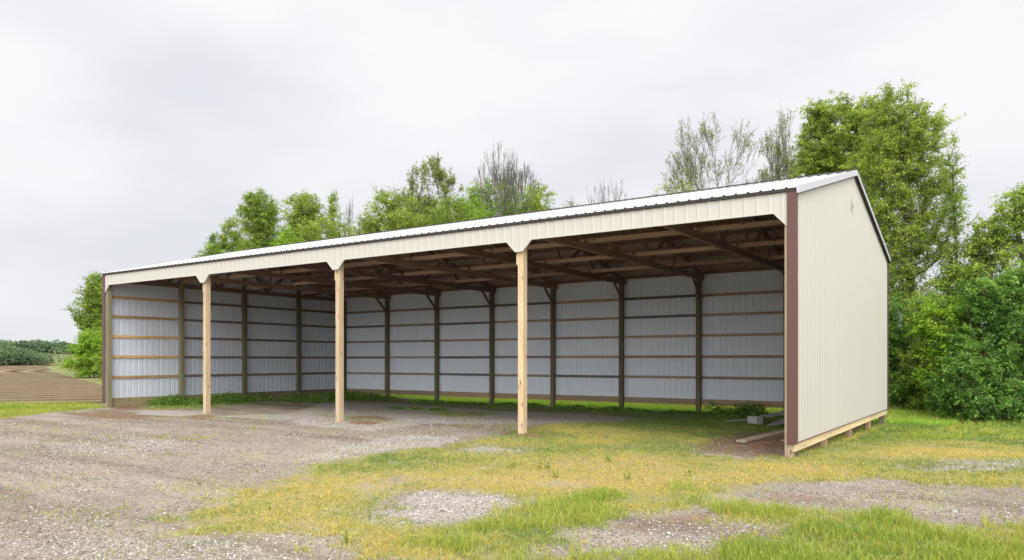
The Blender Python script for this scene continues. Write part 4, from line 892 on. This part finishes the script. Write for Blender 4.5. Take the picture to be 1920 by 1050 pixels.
for i in range(9): sp.append((rw.uniform(15.2, 16.6), rw.uniform(8.6, 9.4), rw.uniform(.25, .4), rw.uniform(.25, .42)))
for i in range(5): sp.append((rw.uniform(7.0, 8.6), rw.uniform(4.6, 5.4), rw.uniform(.2, .3), rw.uniform(.05, .1)))
weeds('weeds', sp, 'deep', 4, n=420)
x, y, d = scatter(60000, 4.7, 16, 1.4); cl = fbm(x * 2.2 + 90, y * 2.2 + 9, 3); kk = (cl > .60) & (samp('grass', x, y) > .5) & (rs.rand(len(x)) < .35); x, y = x[kk], y[kk]
V, Fc, ti_ = make_leaves(np.stack([x, y, ground_z(x, y) + .012 + .02 * rs.rand(len(x))], 1), np.full(len(x), .013), np.random.RandomState(5), rs.rand(len(x)))
tag(link('clover', npmesh('clover', V, Fc, {'tint': ti_}), LM['green']), kind='stuff')
# a few taller weeds in the yard, each a plant
def weed_plant(x, y, h, seed, label):
    rng = np.random.RandomState(seed); z0 = float(ground_z(x, y)); segs = []; P = []; k = 7
    for s in range(3):
        a = rng.rand() * 6.28; p = np.array([x + math.cos(a) * .015, y + math.sin(a) * .015, z0 - .01]); dv_ = np.array([math.cos(a) * .2, math.sin(a) * .2, 1.])
        for i in range(k):
            q = p + dv_ / np.linalg.norm(dv_) * h * rng.uniform(.8, 1) / k; segs.append((p, q, .0025, .002)); p = q; dv_ += rng.randn(3) * .08
            for j in range(4): P.append(p + rng.randn(3) * [.016, .016, .01])
    root = empty('yard_weed', (x, y, z0), label, 'weed', 'weeds growing in the yard')
    V, Fc = tubes(segs, 0, rng); link('stem', npmesh('stem', V, Fc), LM['green'], root)
    V, Fc, ti_ = make_leaves(np.array(P), np.full(len(P), .013), rng, rng.rand(len(P))); link('foliage', npmesh('foliage', V, Fc, {'tint': ti_}), M_gt, root)
def gp_(px, py, z=-.2):
    d = (CAM[2] - z) / ((py - 675.4) / 1417.6); return at(px, d)
for i, (px, py, h, lab) in enumerate(((654, 1022, .13, 'leafy weed on the yellow turf left of the foreground gravel patch'), (1013, 885, .14, 'left weed of the pair beyond the foreground grass'),
        (1025, 882, .10, 'right weed of the pair beyond the foreground grass'), (1042, 898, .11, 'short weed just in front of the weed pair'),
        (1140, 868, .10, 'small weed between the third post and the corner post'), (1292, 895, .12, 'weed in front of the planks and dirt by the corner post'),
        (1176, 903, .12, 'thin weed at the back edge of the tall foreground grass'), (960, 880, .09, 'tiny weed on the yellow turf straight before the third post'))):
    x, y = gp_(px, py); weed_plant(x, y, h, 100 + i, lab)

# ------------------------------------------------------------------ things lying about
W_old = wood('weathered plank wood', 1, (.33, .28, .21), (.52, .46, .37))
def plank(label, a, b_, wd, th, za, zb, roll=0.0):
    a = Vector((*a, za)); b_ = Vector((*b_, zb)); m = MB(); up = Vector((math.sin(roll), 0, math.cos(roll)))
    n = 6; d = b_ - a; dirn = d.normalized(); side = dirn.cross(up).normalized(); u2 = side.cross(dirn)
    vs = []; fs = []
    for i in range(n + 1):
        f = i / n; p = a + d * f + u2 * (.012 * math.sin(f * 3.1))
        for sx_, sz_ in ((-1, -1), (1, -1), (1, 1), (-1, 1)): vs.append(p + side * wd / 2 * sx_ + u2 * th / 2 * sz_)
    for i in range(n):
        for j in range(4): fs.append((4 * i + j, 4 * i + (j + 1) % 4, 4 * i + 4 + (j + 1) % 4, 4 * i + 4 + j))
    fs += [(0, 1, 2, 3), (4 * n + 3, 4 * n + 2, 4 * n + 1, 4 * n)]
    m.add(vs, fs); o = m.build('plank', W_old, bevel=.003); return tag(o, label, 'plank', 'planks by the corner post')
z0 = float(ground_z(18.3, 1.6))
plank('longer weathered plank with its end sticking out over the dirt', (18.25, 1.50), (18.95, 4.1), .19, .04, z0 + .035, z0 + .16)
plank('shorter plank beneath the longer one beside the corner post', (18.86, 2.0), (19.12, 3.9), .14, .04, z0 + .03, z0 + .045)
M_conc = metal('pale concrete', (.50, .50, .51), .25, .9)
bx, by = 17.15, 6.35; z0 = float(ground_z(bx, by)); ang = R(-28)
# hollow concrete block: outer walls, two webs and a middle web
b = MB()
for (xa, xb, ya, yb) in ((-.20, .20, -.10, -.067), (-.20, .20, .067, .10), (-.20, -.165, -.0668, .0668), (.165, .20, -.0668, .0668), (-.018, .018, -.0668, .0668)):
    b.box(xa, xb, ya, yb, 0, .19)
ca, sa = math.cos(ang), math.sin(ang); b.v = [(x * .72, y, z) for x, y, z in b.v]; b.v = [(bx + x * ca - y * sa, by + x * sa + y * ca, z0 - .01 + z) for x, y, z in b.v]
tag(b.build('concrete_block', M_conc, bevel=.004), 'pale hollow concrete block on the dark grass at the foot of the end wall', 'concrete block')
M_gal = metal('grey galvanised scrap', (.40, .40, .41), .5, .5)
def scrap(label, pts, th=.012):
    vs = [Vector(p) for p in pts]; nrm = (vs[1] - vs[0]).cross(vs[2] - vs[0]).normalized() * th; n = len(vs)
    m = MB(); m.add(vs + [v + nrm for v in vs], [tuple(range(n))[::-1], tuple(range(n, 2 * n))] + [(i, (i + 1) % n, n + (i + 1) % n, n + i) for i in range(n)])
    return tag(m.build('metal_sheet', M_gal), label, 'metal sheet', 'grey metal scraps')
scrap('flat grey sheet propped on the concrete block', [(17.22, 6.5, z0 + .185), (17.5, 6.35, z0 + .17), (18.15, 7.45, z0 + .31), (17.85, 7.6, z0 + .33)])
scrap('crumpled grey sheet on the ground right of the concrete block', [(17.50, 6.0, z0 + .0), (17.80, 5.95, z0 + .03), (18.05, 6.6, z0 + .16), (17.75, 6.7, z0 + .15)])
scrap('small grey offcut lying against the crumpled sheet', [(17.85, 6.25, z0 + .02), (18.1, 6.3, z0 + .05), (18.35, 6.9, z0 + .13), (18.15, 6.95, z0 + .15)])
b = MB(); b.bar((16.45, 6.35, z0 + .03), (17.05, 6.62, z0 + .10), .02, .02); tag(b.build('metal_rod', M_gal), 'thin grey rod lying left of the concrete block', 'rod')
# low heap of reddish soil beside the scraps
def heap(name, label, x, y, rx, ry, h, seed):
    k = 26; g = np.linspace(-1, 1, k); U, Vv = np.meshgrid(g, g, indexing='ij'); rr_ = np.hypot(U, Vv)
    X = x + U * rx; Y = y + Vv * ry; Z = ground_z(X, Y) - .02 + h * np.clip(1 - rr_ ** 1.6, -.1, 1) * (.55 + .9 * fbm(X * 6 + seed, Y * 6, 4))
    I = (np.arange(k - 1)[:, None] * k + np.arange(k - 1)[None, :]).ravel()
    me = npmesh(name, np.stack([X.ravel(), Y.ravel(), Z.ravel()], 1), np.stack([I, I + k, I + k + 1, I + 1], 1), smooth=False)
    m, t, b = mat('loose soil'); c = ramp(t, noise(t, 12, 5), [(.3, (.11, .055, .03)), (.7, (.30, .17, .10))]); t.links.new(c, b.inputs['Base Color']); b.inputs['Roughness'].default_value = 1
    return tag(link(name, me, m), label, 'soil heap')
heap('soil_heap', 'small heap of reddish soil behind the scraps near the end wall', 18.75, 7.0, .55, .6, .24, 1)
heap('soil_heap', 'low mound of dark red soil under the planks by the corner post', 18.85, 1.9, .75, 1.0, .09, 2)
heap('soil_heap', 'low ring of orange soil at the foot of the third front post', 14.72, .05, .5, .35, .05, 3)
heap('soil_heap', 'patch of orange soil beside the second front post', 10.25, .35, .55, .4, .06, 4)
